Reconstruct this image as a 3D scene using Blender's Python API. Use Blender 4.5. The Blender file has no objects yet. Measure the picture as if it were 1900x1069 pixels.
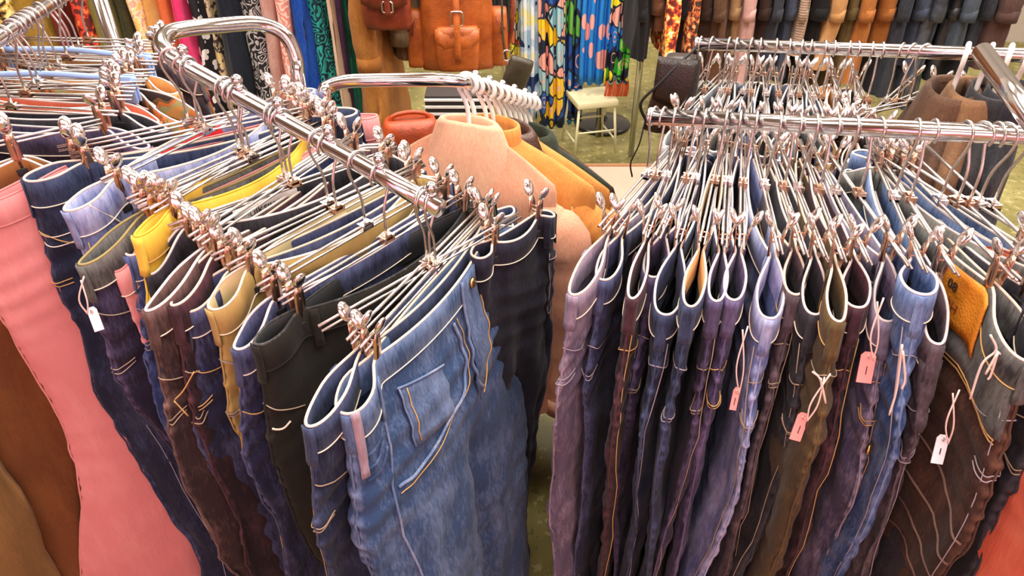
import bpy, math, random
import numpy as np
from mathutils import Vector, Matrix

# ------------------------------------------------------------------ camera, light, exposure
sc = bpy.context.scene
COL = sc.collection
FPX = 1372.0
PITCH = math.radians(36.0)
EYE = 1.65
cam_d = bpy.data.cameras.new('camera')
cam_d.sensor_width = 36.0
cam_d.lens = 36.0 * FPX / 1900.0
cam_d.clip_start = 0.02
cam = bpy.data.objects.new('camera', cam_d)
cam.location = (0, 0, EYE)
cam.rotation_euler = (math.radians(90) - PITCH, 0, 0)
COL.objects.link(cam)
sc.camera = cam

sc.view_settings.view_transform = 'Standard'
sc.view_settings.look = 'None'
sc.view_settings.gamma = 1.0
sc.view_settings.use_curve_mapping = False
sc.view_settings.exposure = 0.5
sc.cycles.use_denoising = True
sc.cycles.max_bounces = 8

w = bpy.data.worlds.new('world')
sc.world = w
w.use_nodes = True
w.node_tree.nodes['Background'].inputs[0].default_value = (1.0, 0.93, 0.92, 1)
w.node_tree.nodes['Background'].inputs[1].default_value = 0.03


def area(name, loc, rot, sx, sy, power, col):
    d = bpy.data.lights.new(name, 'AREA')
    d.shape = 'RECTANGLE'
    d.size, d.size_y = sx, sy
    d.energy = power
    d.color = col
    o = bpy.data.objects.new(name, d)
    o.location = loc
    o.rotation_euler = rot
    COL.objects.link(o)
    return o


# fluorescent troffers on the shop ceiling; side pair and back row added to brighten chrome
LAMPS = [(-1.3, 0.9, 16), (0.25, 0.75, 30), (1.6, 0.9, 18), (-1.2, 2.4, 40), (0.4, 2.5, 44), (1.9, 2.4, 40), (-.6, -.7, 14), (1.0, -.7, 14), (-2.6, 0.9, 12), (2.9, 0.9, 16), (-1.0, 4.2, 22), (1.0, 4.2, 22), (3.0, 4.1, 26)]
for i, (x, y, p) in enumerate(LAMPS):
    area('ceiling_light', (x, y, 2.83), (0, 0, 0), 1.2, 0.58, p, (1.0, 0.95, 0.87))
# unseen pink area lights added behind the camera for the pinkish cast
area('pink_fill_light', (-1.3, -1.05, 1.15), (math.radians(72), 0, math.radians(-38)), 1.0, 1.1, 8, (1.0, 0.30, 0.40))
area('pink_fill_light', (1.2, -1.2, 1.15), (math.radians(72), 0, math.radians(14)), 1.2, 1.1, 9, (1.0, 0.40, 0.48))
area('cool_fill_light', (0.0, -1.25, 1.75), (math.radians(70), 0, 0), 2.6, 1.0, 8, (0.88, 0.90, 1.0))  # unseen cool fill, added behind the camera to lift the near edges

FW = np.array([0, math.cos(PITCH), -math.sin(PITCH)])
UP = np.array([0, math.sin(PITCH), math.cos(PITCH)])


def ray(px, py):
    return FW + (px - 950) / FPX * np.array([1., 0, 0]) + (534.5 - py) / FPX * UP


def D(px, py, d):
    """world point seen at photo pixel px,py at depth d"""
    return np.array([0, 0, EYE]) + d * ray(px, py)


def Zp(px, py, z):
    r = ray(px, py)
    return np.array([0, 0, EYE]) + (z - EYE) / r[2] * r


def Yp(px, py, y):
    r = ray(px, py)
    return np.array([0, 0, EYE]) + y / r[1] * r


def proj_x(p):
    v = np.array(p) - np.array([0, 0, EYE])
    return 950 + FPX * v[0] / (v @ FW)


# ------------------------------------------------------------------ materials
MATS = {}


def nt(name):
    m = bpy.data.materials.new(name)
    m.use_nodes = True
    t = m.node_tree
    b = t.nodes['Principled BSDF']
    return m, t, b


def N(t, kind, **kw):
    n = t.nodes.new(kind)
    for k, v in kw.items():
        if k.startswith('i_'):
            n.inputs[k[2:].replace('_', ' ')].default_value = v
        else:
            setattr(n, k, v)
    return n


def c4(c):
    return (c[0], c[1], c[2], 1)


def srgb(h):
    h = h.lstrip('#')
    v = [int(h[i:i + 2], 16) / 255 for i in (0, 2, 4)]
    return tuple(x / 12.92 if x < .04045 else ((x + .055) / 1.055) ** 2.4 for x in v)


def ramp(t, fac, stops, interp='LINEAR'):
    r = t.nodes.new('ShaderNodeValToRGB')
    r.color_ramp.interpolation = interp
    e = r.color_ramp.elements
    while len(e) < len(stops):
        e.new(0.5)
    for i, (p, c) in enumerate(stops):
        e[i].position = p
        e[i].color = c4(c) if len(c) == 3 else c
    t.links.new(fac, r.inputs['Fac'])
    return r.outputs['Color']


def mix(t, fac, a, b, blend='MIX'):
    m = t.nodes.new('ShaderNodeMix')
    m.data_type = 'RGBA'
    m.blend_type = blend
    for s, v in ((m.inputs[0], fac), (m.inputs[6], a), (m.inputs[7], b)):
        if isinstance(v, (int, float)):
            s.default_value = v
        elif isinstance(v, tuple):
            s.default_value = c4(v)
        else:
            t.links.new(v, s)
    return m.outputs[2]


def math_n(t, op, a, b=None):
    m = t.nodes.new('ShaderNodeMath')
    m.operation = op
    for s, v in ((m.inputs[0], a), (m.inputs[1], b)):
        if v is None:
            continue
        if isinstance(v, (int, float)):
            s.default_value = v
        else:
            t.links.new(v, s)
    return m.outputs[0]


def coords(t, scale=(1, 1, 1)):
    tc = t.nodes.new('ShaderNodeTexCoord')
    mp = t.nodes.new('ShaderNodeMapping')
    mp.inputs['Scale'].default_value = scale
    t.links.new(tc.outputs['Object'], mp.inputs['Vector'])
    return mp.outputs[0]


def noise(t, vec, scale, detail=3, rough=.55):
    n = N(t, 'ShaderNodeTexNoise')
    n.inputs['Scale'].default_value = scale
    n.inputs['Detail'].default_value = detail
    n.inputs['Roughness'].default_value = rough
    t.links.new(vec, n.inputs['Vector'])
    return n.outputs['Fac']


def bump(t, b, h, strength=.3, dist=.002):
    n = N(t, 'ShaderNodeBump')
    n.inputs['Strength'].default_value = strength
    n.inputs['Distance'].default_value = dist
    t.links.new(h, n.inputs['Height'])
    t.links.new(n.outputs[0], b.inputs['Normal'])


def plain(key, col, rough=.5, metal=0.0, var=.12, scale=40, bmp=0.0, spec=.5):
    if key in MATS:
        return MATS[key]
    m, t, b = nt(key)
    v = coords(t)
    n = noise(t, v, scale)
    c = mix(t, n, tuple(x * (1 - var) for x in col), tuple(min(1, x * (1 + var)) for x in col))
    t.links.new(c, b.inputs['Base Color'])
    b.inputs['Roughness'].default_value = rough
    b.inputs['Metallic'].default_value = metal
    b.inputs['Specular IOR Level'].default_value = spec
    if bmp:
        bump(t, b, n, bmp, .002)
    MATS[key] = m
    return m


def denim(key, base, fade, amount=.5, grain=.8):
    """woven cloth: base dye, faded patches from noise and from the worn-edge attribute"""
    if key in MATS:
        return MATS[key]
    m, t, b = nt(key)
    v = coords(t)
    vs = coords(t, (1, 1, .22))
    n1 = noise(t, v, 9, 4, .6)
    n2 = noise(t, vs, 260, 2, .7)
    n3 = noise(t, vs, 34, 4, .65)
    at = N(t, 'ShaderNodeAttribute', attribute_name='wear')
    f = math_n(t, 'MULTIPLY', math_n(t, 'SUBTRACT', n1, .44), 1.7 * amount)
    f = math_n(t, 'ADD', f, math_n(t, 'MULTIPLY', math_n(t, 'SUBTRACT', n3, .48), 2.4 * amount))
    f = math_n(t, 'ADD', f, math_n(t, 'MULTIPLY', math_n(t, 'SUBTRACT', n2, .5), grain))
    f = math_n(t, 'ADD', f, math_n(t, 'MULTIPLY', at.outputs['Fac'], .95))
    mm = t.nodes.new('ShaderNodeClamp')
    t.links.new(f, mm.inputs[0])
    c = mix(t, mm.outputs[0], base, fade)
    t.links.new(c, b.inputs['Base Color'])
    b.inputs['Roughness'].default_value = .85
    b.inputs['Specular IOR Level'].default_value = .25
    b.inputs['Sheen Weight'].default_value = .06
    b.inputs['Sheen Roughness'].default_value = .5
    hb = math_n(t, 'ADD', math_n(t, 'MULTIPLY', n2, .5), n3)
    bump(t, b, hb, .6, .003)
    MATS[key] = m
    return m


def leather(key, col, dark):
    if key in MATS:
        return MATS[key]
    m, t, b = nt(key)
    v = coords(t)
    n1 = noise(t, v, 11, 5, .65)
    c = ramp(t, n1, [(.3, dark), (.62, col)])
    t.links.new(c, b.inputs['Base Color'])
    b.inputs['Roughness'].default_value = .42
    vo = N(t, 'ShaderNodeTexVoronoi')
    vo.inputs['Scale'].default_value = 260
    t.links.new(v, vo.inputs['Vector'])
    bump(t, b, math_n(t, 'ADD', vo.outputs['Distance'], math_n(t, 'MULTIPLY', n1, 1.4)), .25, .003)
    MATS[key] = m
    return m


def printed(key, kind, cols, scale=20):
    """cloth with a flat printed pattern"""
    if key in MATS:
        return MATS[key]
    m, t, b = nt(key)
    v = coords(t)
    if kind == 'polka':
        vo = N(t, 'ShaderNodeTexVoronoi')
        vo.inputs['Scale'].default_value = scale
        t.links.new(v, vo.inputs['Vector'])
        c = ramp(t, vo.outputs['Distance'], [(0, cols[1]), (.42, cols[0])], 'CONSTANT')
    elif kind == 'blot':
        n = noise(t, v, scale, 2, .5)
        st = [(0.0, cols[0])]
        k = len(cols)
        for i in range(1, k):
            st.append((.36 + .30 * i / k, cols[i]))
        c = ramp(t, n, st, 'CONSTANT')
    elif kind == 'squiggle':
        n = noise(t, v, scale, 1, .5)
        s = math_n(t, 'SINE', math_n(t, 'MULTIPLY', n, 46.0))
        c = ramp(t, math_n(t, 'ADD', math_n(t, 'MULTIPLY', s, .5), .5), [(0, cols[0]), (.62, cols[1])], 'CONSTANT')
    elif kind == 'cells':
        vo = N(t, 'ShaderNodeTexVoronoi')
        vo.inputs['Scale'].default_value = scale
        t.links.new(v, vo.inputs['Vector'])
        sp = t.nodes.new('ShaderNodeSeparateColor')
        t.links.new(vo.outputs['Color'], sp.inputs[0])
        st = [(i / len(cols), cc) for i, cc in enumerate(cols)]
        c0 = ramp(t, sp.outputs[0], st, 'CONSTANT')
        vo2 = N(t, 'ShaderNodeTexVoronoi', feature='DISTANCE_TO_EDGE')
        vo2.inputs['Scale'].default_value = scale
        t.links.new(v, vo2.inputs['Vector'])
        e = ramp(t, vo2.outputs['Distance'], [(0, (1, 1, 1)), (.045, (0, 0, 0))], 'CONSTANT')
        ring = ramp(t, vo.outputs['Distance'], [(0, (1, 1, 1)), (.17, (0, 0, 0)), (.30, (1, 1, 1)), (.34, (0, 0, 0))], 'CONSTANT')
        c1 = mix(t, math_n(t, 'MULTIPLY', ring, math_n(t, 'GREATER_THAN', sp.outputs[1], .45)), c0, (.80, .42, .34))
        c = mix(t, e, c1, (.015, .018, .05))
    else:  # stripes
        wv = N(t, 'ShaderNodeTexWave', bands_direction='Z')
        wv.inputs['Scale'].default_value = scale
        wv.inputs['Distortion'].default_value = 1.5
        t.links.new(v, wv.inputs['Vector'])
        c = ramp(t, wv.outputs['Fac'], [(i / len(cols), cc) for i, cc in enumerate(cols)], 'CONSTANT')
    t.links.new(c, b.inputs['Base Color'])
    b.inputs['Roughness'].default_value = .8
    n = noise(t, v, 200, 2)
    bump(t, b, n, .15, .002)
    MATS[key] = m
    return m


CHROME = plain('chrome', (.68, .66, .67), .13, 1.0, .04, 8)
WIRE = plain('chrome_wire', (.52, .48, .46), .27, 1.0, .10, 60)
COPPER = plain('tarnished_spring_steel', (.60, .40, .30), .25, 1.0, .25, 80)
PADDLE = plain('polished_clip_steel', (.86, .80, .78), .16, 1.0, .06, 60)
RUBBER = plain('black_rubber', (.012, .012, .014), .6)
BRASS = plain('brass', (.65, .42, .16), .3, 1.0)
NICKEL = plain('nickel', (.72, .68, .62), .28, 1.0)
WHITEP = plain('white_plastic', (.80, .76, .72), .35)
CLEARP = plain('clear_blue_plastic', (.34, .50, .86), .15)
CREAM = plain('cream_thread', (.74, .62, .50), .8)
PALE = plain('pale_thread', (.72, .66, .64), .8)
GOLDT = plain('gold_thread', (.52, .30, .10), .8)
PAPER_P = plain('pink_paper_tag', (.88, .27, .25), .7)
PAPER_W = plain('white_paper_tag', (.82, .76, .80), .7)
STRING = plain('tag_string', (.86, .66, .60), .8)
PATCH = leather('orange_leather_patch', (.80, .30, .03), (.62, .19, .015))
INK = plain('dark_ink', (.03, .02, .02), .7)
WHITEINK = plain('white_ink', (.85, .83, .8), .7)

# ------------------------------------------------------------------ mesh helpers


def new_mesh(name, verts, faces, smooth=True):
    me = bpy.data.meshes.new(name)
    me.from_pydata([tuple(map(float, v)) for v in verts], [], faces)
    if smooth:
        me.polygons.foreach_set('use_smooth', [True] * len(me.polygons))
    me.update()
    return me


def obj(name, me, mat, parent=None, loc=None, rot=None):
    o = bpy.data.objects.new(name, me)
    if mat is not None and len(me.materials) == 0:
        me.materials.append(mat)
    COL.objects.link(o)
    if parent is not None:
        o.parent = parent
    if loc is not None:
        o.location = tuple(map(float, loc))
    if rot is not None:
        o.rotation_euler = rot
    return o


def tag(o, label=None, cat=None, group=None, kind=None):
    if label:
        o['label'] = label
    if cat:
        o['category'] = cat
    if group:
        o['group'] = group
    if kind:
        o['kind'] = kind
    return o


def thing(name, label, cat, loc=(0, 0, 0), rz=0.0, group=None):
    o = bpy.data.objects.new(name, None)
    COL.objects.link(o)
    o.empty_display_size = .05
    o.location = tuple(map(float, loc))
    o.rotation_euler = (0, 0, rz)
    return tag(o, label, cat, group)


def copy_tree(o, parent=None):
    c = o.copy()
    COL.objects.link(c)
    c.parent = parent
    for ch in list(o.children):
        copy_tree(ch, c)
    return c


def smooth_path(pts, n=8, closed=False):
    """Catmull-Rom through points"""
    P = [np.array(p, float) for p in pts]
    out = []
    m = len(P)
    rng = m if closed else m - 1
    for i in range(rng):
        p0 = P[(i - 1) % m] if closed or i > 0 else 2 * P[0] - P[1]
        p1, p2 = P[i], P[(i + 1) % m]
        p3 = P[(i + 2) % m] if closed or i + 2 < m else 2 * P[-1] - P[-2]
        for k in range(n):
            t = k / n
            out.append(.5 * ((2 * p1) + (-p0 + p2) * t + (2 * p0 - 5 * p1 + 4 * p2 - p3) * t * t + (-p0 + 3 * p1 - 3 * p2 + p3) * t ** 3))
    if not closed:
        out.append(P[-1])
    return out


def tube_geo(path, r, seg=8, closed=False, cap=True):
    P = np.array(path, float)
    n = len(P)
    R = np.full(n, r) if np.isscalar(r) else np.array(r, float)
    if closed:
        T = np.roll(P, -1, 0) - np.roll(P, 1, 0)
    else:
        T = np.gradient(P, axis=0)
    T /= np.maximum(np.linalg.norm(T, axis=1), 1e-9)[:, None]
    up = np.array([0, 0, 1.]) if abs(T[0][2]) < .9 else np.array([1., 0, 0])
    nrm = np.cross(T[0], up)
    nrm /= np.linalg.norm(nrm)
    V, F = [], []
    for i in range(n):
        nrm = nrm - T[i] * (nrm @ T[i])
        nrm /= max(np.linalg.norm(nrm), 1e-9)
        b = np.cross(T[i], nrm)
        for k in range(seg):
            a = 2 * math.pi * k / seg
            V.append(P[i] + R[i] * (math.cos(a) * nrm + math.sin(a) * b))
    for i in range(n if closed else n - 1):
        j = (i + 1) % n
        for k in range(seg):
            k2 = (k + 1) % seg
            F.append((i * seg + k, i * seg + k2, j * seg + k2, j * seg + k))
    if cap and not closed:
        F.append(tuple(range(seg))[::-1])
        F.append(tuple((n - 1) * seg + k for k in range(seg)))
    return V, F


def tube(name, path, r, mat, parent=None, seg=8, closed=False):
    return obj(name, new_mesh(name, *tube_geo(path, r, seg, closed)), mat, parent)


def box_geo(c, s, bev=0.0):
    import bmesh
    bm = bmesh.new()
    bmesh.ops.create_cube(bm, size=1)
    for v in bm.verts:
        v.co = Vector((v.co.x * s[0] + c[0], v.co.y * s[1] + c[1], v.co.z * s[2] + c[2]))
    if bev:
        bmesh.ops.bevel(bm, geom=list(bm.edges), offset=bev, segments=2, profile=.7, affect='EDGES')
    vs = [tuple(v.co) for v in bm.verts]
    for i, v in enumerate(bm.verts):
        v.index = i
    fs = [tuple(v.index for v in f.verts) for f in bm.faces]
    bm.free()
    return vs, fs


def box(name, c, s, mat, parent=None, bev=0.0, rot=None):
    V, F = box_geo((0, 0, 0), s, bev)
    return obj(name, new_mesh(name, V, F, False), mat, parent, c, rot)


def merge(*geos):
    V, F = [], []
    for v, f in geos:
        o = len(V)
        V += list(v)
        F += [tuple(i + o for i in q) for q in f]
    return V, F


def lathe_geo(prof, seg=20, axis='z'):
    V, F = [], []
    n = len(prof)
    for (r, z) in prof:
        for k in range(seg):
            a = 2 * math.pi * k / seg
            p = (r * math.cos(a), r * math.sin(a), z)
            V.append(p)
    for i in range(n - 1):
        for k in range(seg):
            k2 = (k + 1) % seg
            F.append((i * seg + k, i * seg + k2, (i + 1) * seg + k2, (i + 1) * seg + k))
    F.append(tuple(range(seg))[::-1])
    F.append(tuple((n - 1) * seg + k for k in range(seg)))
    return V, F


def ball_geo(c, r, sx=1, sy=1, sz=1, seg=12, rings=8):
    prof = [(max(.02, math.sin(math.pi * i / rings)) * r, -math.cos(math.pi * i / rings) * r) for i in range(rings + 1)]
    V, F = lathe_geo(prof, seg)
    V = [(c[0] + v[0] * sx, c[1] + v[1] * sy, c[2] + v[2] * sz) for v in V]
    return V, F


def sheet_geo(G, thick=None, Nn=None):
    """grid of points G[i][j] -> faces; with thickness gives a closed slab"""
    G = np.array(G)
    a, b = G.shape[:2]
    V = [tuple(p) for p in G.reshape(-1, 3)]
    F = [(i * b + j, i * b + j + 1, (i + 1) * b + j + 1, (i + 1) * b + j) for i in range(a - 1) for j in range(b - 1)]
    if thick is None:
        return V, F
    if Nn is None:
        du = np.gradient(G, axis=0)
        dv = np.gradient(G, axis=1)
        Nn = np.cross(du, dv)
        Nn /= np.maximum(np.linalg.norm(Nn, axis=2), 1e-12)[..., None]
    o = len(V)
    V += [tuple(p) for p in (G + Nn * thick).reshape(-1, 3)]
    F2 = [tuple(i + o for i in q)[::-1] for q in F]
    rim = [j for j in range(b)] + [i * b + b - 1 for i in range(1, a)] + [(a - 1) * b + j for j in range(b - 2, -1, -1)] + [i * b for i in range(a - 2, 0, -1)]
    F3 = []
    for k in range(len(rim)):
        p, q = rim[k], rim[(k + 1) % len(rim)]
        F3.append((p, q, q + o, p + o)[::-1])
    return V, F + F2 + F3


def text_mesh(s, size, thick=.0004):
    cu = bpy.data.curves.new('lettering', 'FONT')
    cu.body = s
    cu.size = size
    cu.align_x = 'CENTER'
    cu.align_y = 'CENTER'
    cu.extrude = thick
    cu.resolution_u = 2
    o = bpy.data.objects.new('lettering_source', cu)
    COL.objects.link(o)
    dg = bpy.context.evaluated_depsgraph_get()
    me = bpy.data.meshes.new_from_object(o.evaluated_get(dg))
    bpy.data.objects.remove(o)
    return me


# ------------------------------------------------------------------ the room
def struct(name, V, F, mat):
    o = obj(name, new_mesh(name, V, F, False), mat)
    o['kind'] = 'structure'
    return o


def floor_mat():
    m, t, b = nt('worn_green_floor')
    v = coords(t)
    n1 = noise(t, v, 3.2, 5, .65)
    n2 = noise(t, v, 26, 4, .6)
    c = ramp(t, n1, [(.28, srgb('55512a')), (.5, srgb('857c45')), (.72, srgb('a39a60'))])
    c = mix(t, math_n(t, 'MULTIPLY', math_n(t, 'GREATER_THAN', n2, .60), .5), c, srgb('c9be8a'))
    c = mix(t, math_n(t, 'MULTIPLY', math_n(t, 'LESS_THAN', n2, .38), .5), c, srgb('3f3b20'))
    t.links.new(c, b.inputs['Base Color'])
    b.inputs['Roughness'].default_value = .45
    bump(t, b, n2, .15, .004)
    return m


struct('floor', *box_geo((0, 1.75, -.05), (9, 7.1, .1)), floor_mat())
struct('ceiling', *box_geo((0, 1.75, 2.95), (9, 7.1, .1)), plain('ceiling_paint', (.6, .5, .42), .9))
struct('wall_back', *box_geo((0, 5.25, 1.45), (9, .1, 2.9)), plain('wall_dark', (.50, .44, .38), .9))
struct('wall_left', *box_geo((-4.45, 1.75, 1.45), (.1, 7.0, 2.9)), plain('wall_plum', (.42, .33, .32), .9))
struct('wall_right', *box_geo((4.45, 1.75, 1.45), (.1, 7.0, 2.9)), MATS['wall_dark'])
struct('wall_front', *box_geo((0, -1.75, 1.45), (9, .1, 2.9)), plain('wall_salmon', (.66, .26, .24), .9))
for i, (x, y, p) in enumerate(LAMPS):
    t_ = thing('ceiling_lamp', 'white fluorescent trough lamp on the ceiling, number %d of the grid' % (i + 1), 'lamp', (x, y, 2.86))
    t_['label'] = ['long white trough lamp on the ceiling above the left rack', 'long white trough lamp on the ceiling above the middle aisle', 'long white trough lamp on the ceiling above the right rack',
                   'long white trough lamp on the ceiling above the dresses', 'long white trough lamp on the ceiling above the patterned towels', 'long white trough lamp on the ceiling above the coats',
                   'long white trough lamp on the ceiling behind the left rack', 'long white trough lamp on the ceiling behind the right rack', 'added white trough lamp on the ceiling near the left wall', 'added white trough lamp on the ceiling near the right wall', 'added white trough lamp at the back of the ceiling, left of three', 'added white trough lamp at the back of the ceiling, middle of three', 'added white trough lamp at the back of the ceiling, right of three'][i]
    box('housing', (0, 0, .02), (1.3, .66, .035), WHITEP, t_, .01)

# ------------------------------------------------------------------ trousers
RNG = random.Random(7)


class Pants:
    """flat-hung trousers: surface(theta, s) in hanger space. theta 0 = near end fold, .5 = far end; s = distance below waist edge"""

    def __init__(self, a=.22, drop=.13, clip=.15, loop=.016, opening=.010, droop=.03, hip=.03, thick=.015, length=1.02,
                 lean=0.0, leanx=0.0, seed=1, bend=0.0, flare=0.0, fold=1.0, farloop=None, leg=.95):
        self.__dict__.update(locals())
        r = random.Random(seed)
        self.ph = [r.uniform(0, 6.28) for _ in range(12)]
        self.fr = [r.choice([3, 4, 5, 6, 7]) for _ in range(6)]

    def base(self, th, s):
        th = np.asarray(th, float) % 1.0
        s = np.asarray(s, float)
        side = np.where(th < .5, 1.0, -1.0)
        k = np.where(th < .5, th * 2, (1 - th) * 2)
        c = -np.cos(math.pi * k)           # -1 near .. 1 far
        sn = np.sin(math.pi * k)
        near = c < 0

        def ss(x, a, b):
            q = np.clip((x - a) / (b - a), 0, 1)
            return q * q * (3 - 2 * q)
        A = self.a + self.hip * ss(s, 0, .2) - (self.hip + self.a * (1 - self.leg)) * ss(s, .3, .95) + self.flare * ss(s, .5, 1.0)
        u = A * c
        x = np.abs(c)
        xc = min(self.clip / self.a, .86)
        m = .5 * (xc + 1) + .02
        lp = np.where(near, self.loop, self.loop if self.farloop is None else self.farloop)
        wmid = .0035 + self.opening * np.clip(1 - (x / xc) ** 2, 0, 1)
        wend = np.where(x < m, .0035 + (lp - .0035) * ss(x, xc, m), lp * np.sqrt(np.clip(1 - ((x - m) / (1 - m)) ** 2, 0, 1)))
        w0 = np.where(x < xc, wmid, wend)
        w1 = self.thick * np.power(np.clip(sn, 0, 1), .55)
        y = np.abs(x - .5) / .5
        w2 = self.thick * 1.05 * np.sqrt(np.clip(1 - y * y, 0, 1)) * (1 - .0) + .0025 * np.power(np.clip(sn, 0, 1), .5)
        b1 = ss(s, .03, .16)
        b2 = ss(s, .24, .34)
        wv = (w0 * (1 - b1) + w1 * b1) * (1 - b2) + w2 * b2
        v = side * wv
        # centre line sway
        v = v + self.lean * s + .006 * self.fold * np.sin(2.2 * c + 5 * s + self.ph[0]) * ss(s, .05, .4) + .007 * self.fold * np.sin(7.5 * s + self.ph[9]) * ss(s, .08, .5)
        endq = ss(x, xc, 1.0)
        v = v + np.where(near, self.bend, self.bend * .3) * endq * (1 - .6 * ss(s, 0, .3))
        z = -self.drop - s - self.droop * endq * (1 - .7 * ss(s, .1, .4)) - .012 * np.clip(1 - (x / xc) ** 2, 0, 1) * (1 - ss(s, .0, .2))
        u = u + self.leanx * s + self.fold * x * np.sign(c) * ss(s, .05, .2) * (.008 * np.sin(9 * s + self.ph[10]) + .004 * np.sin(23 * s + self.ph[11]))
        return np.stack([u, v, z], -1)

    def normal(self, th, s):
        e = .002
        du = self.base(np.asarray(th) + e, s) - self.base(np.asarray(th) - e, s)
        dv = self.base(th, np.asarray(s) + .003) - self.base(th, np.asarray(s) - .003)
        n = np.cross(du, dv)
        n /= np.maximum(np.linalg.norm(n, axis=-1), 1e-12)[..., None]
        # base orientation: theta rises from near end over +v side; make it point outward
        return n * self.sign()

    def sign(self):
        if not hasattr(self, '_sg'):
            e = .002
            th, s = np.array(.25), np.array(.5)
            du = self.base(th + e, s) - self.base(th - e, s)
            dv = self.base(th, s + .003) - self.base(th, s - .003)
            self._sg = 1.0 if np.cross(du, dv)[1] > 0 else -1.0
        return self._sg

    def disp(self, th, s):
        th = np.asarray(th, float)
        s = np.asarray(s, float)
        p, f = self.ph, self.fr
        g = np.clip((s - .03) / .25, 0, 1)
        d = .0032 * self.fold * g * (np.sin(2 * math.pi * f[0] * th + p[1] + 2.0 * s) + .7 * np.sin(2 * math.pi * (f[1] + 4) * th + p[2] - 5 * s))
        d = d + .0016 * self.fold * g * np.sin(2 * math.pi * (f[2] + 9) * th + p[3] + 9 * s)
        # soft horizontal crumples in the hip and knee
        d = d + .0022 * self.fold * g * np.sin(33 * s + p[4] + 2 * np.sin(2 * math.pi * f[3] * th + p[5]))
        d = d + .0012 * self.fold * g * np.sin(71 * s + p[6] + 4 * np.sin(2 * math.pi * f[4] * th + p[7]))
        d = d + .0026 * self.fold * np.exp(-((s - .15) / .10) ** 2) * np.clip((s - .05) / .04, 0, 1) * np.sin(2 * math.pi * s / .043 + p[8] + 2.5 * np.sin(4 * math.pi * th + p[9]))
        d = d + .0020 * self.fold * np.exp(-((s - .52) / .10) ** 2) * np.sin(2 * math.pi * s / .055 + p[10] + 2.5 * np.sin(4 * math.pi * th + p[11]))
        dn = np.minimum(np.abs((th % 1.0)), np.abs(1 - (th % 1.0)))
        d = d + .0015 * np.exp(-(dn / .02) ** 2) * np.sin(s * 2 * math.pi / .021 + 2 * np.sin(17 * s)) * np.clip((s - .06) / .05, 0, 1)
        return d

    def P(self, th, s, off=0.0):
        n = self.normal(th, s)
        return self.base(th, s) + n * (self.disp(th, s) + off)[..., None] if not np.isscalar(off) else self.base(th, s) + n * (self.disp(th, s) + off)[..., None]

    def patch(self, t0, t1, s0, s1, nt_=5, ns=5, off=.002, thick=.002, shape=None):
        T, S_ = np.meshgrid(np.linspace(t0, t1, nt_), np.linspace(s0, s1, ns))
        if shape is not None:
            T, S_ = shape(T, S_)
        n = self.normal(T, S_)
        G = self.base(T, S_) + n * (self.disp(T, S_) + off)[..., None]
        return sheet_geo(G, thick, n)

    def line(self, pts, off=.002, n=10):
        q = smooth_path([(a, b, 0) for a, b in pts], n)
        T = np.array([p[0] for p in q])
        S_ = np.array([p[1] for p in q])
        return self.P(T, S_, off)


def wear_attr(me, vals):
    at = me.attributes.new('wear', 'FLOAT', 'POINT')
    at.data.foreach_set('value', np.asarray(vals, dtype=np.float32).ravel())


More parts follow.
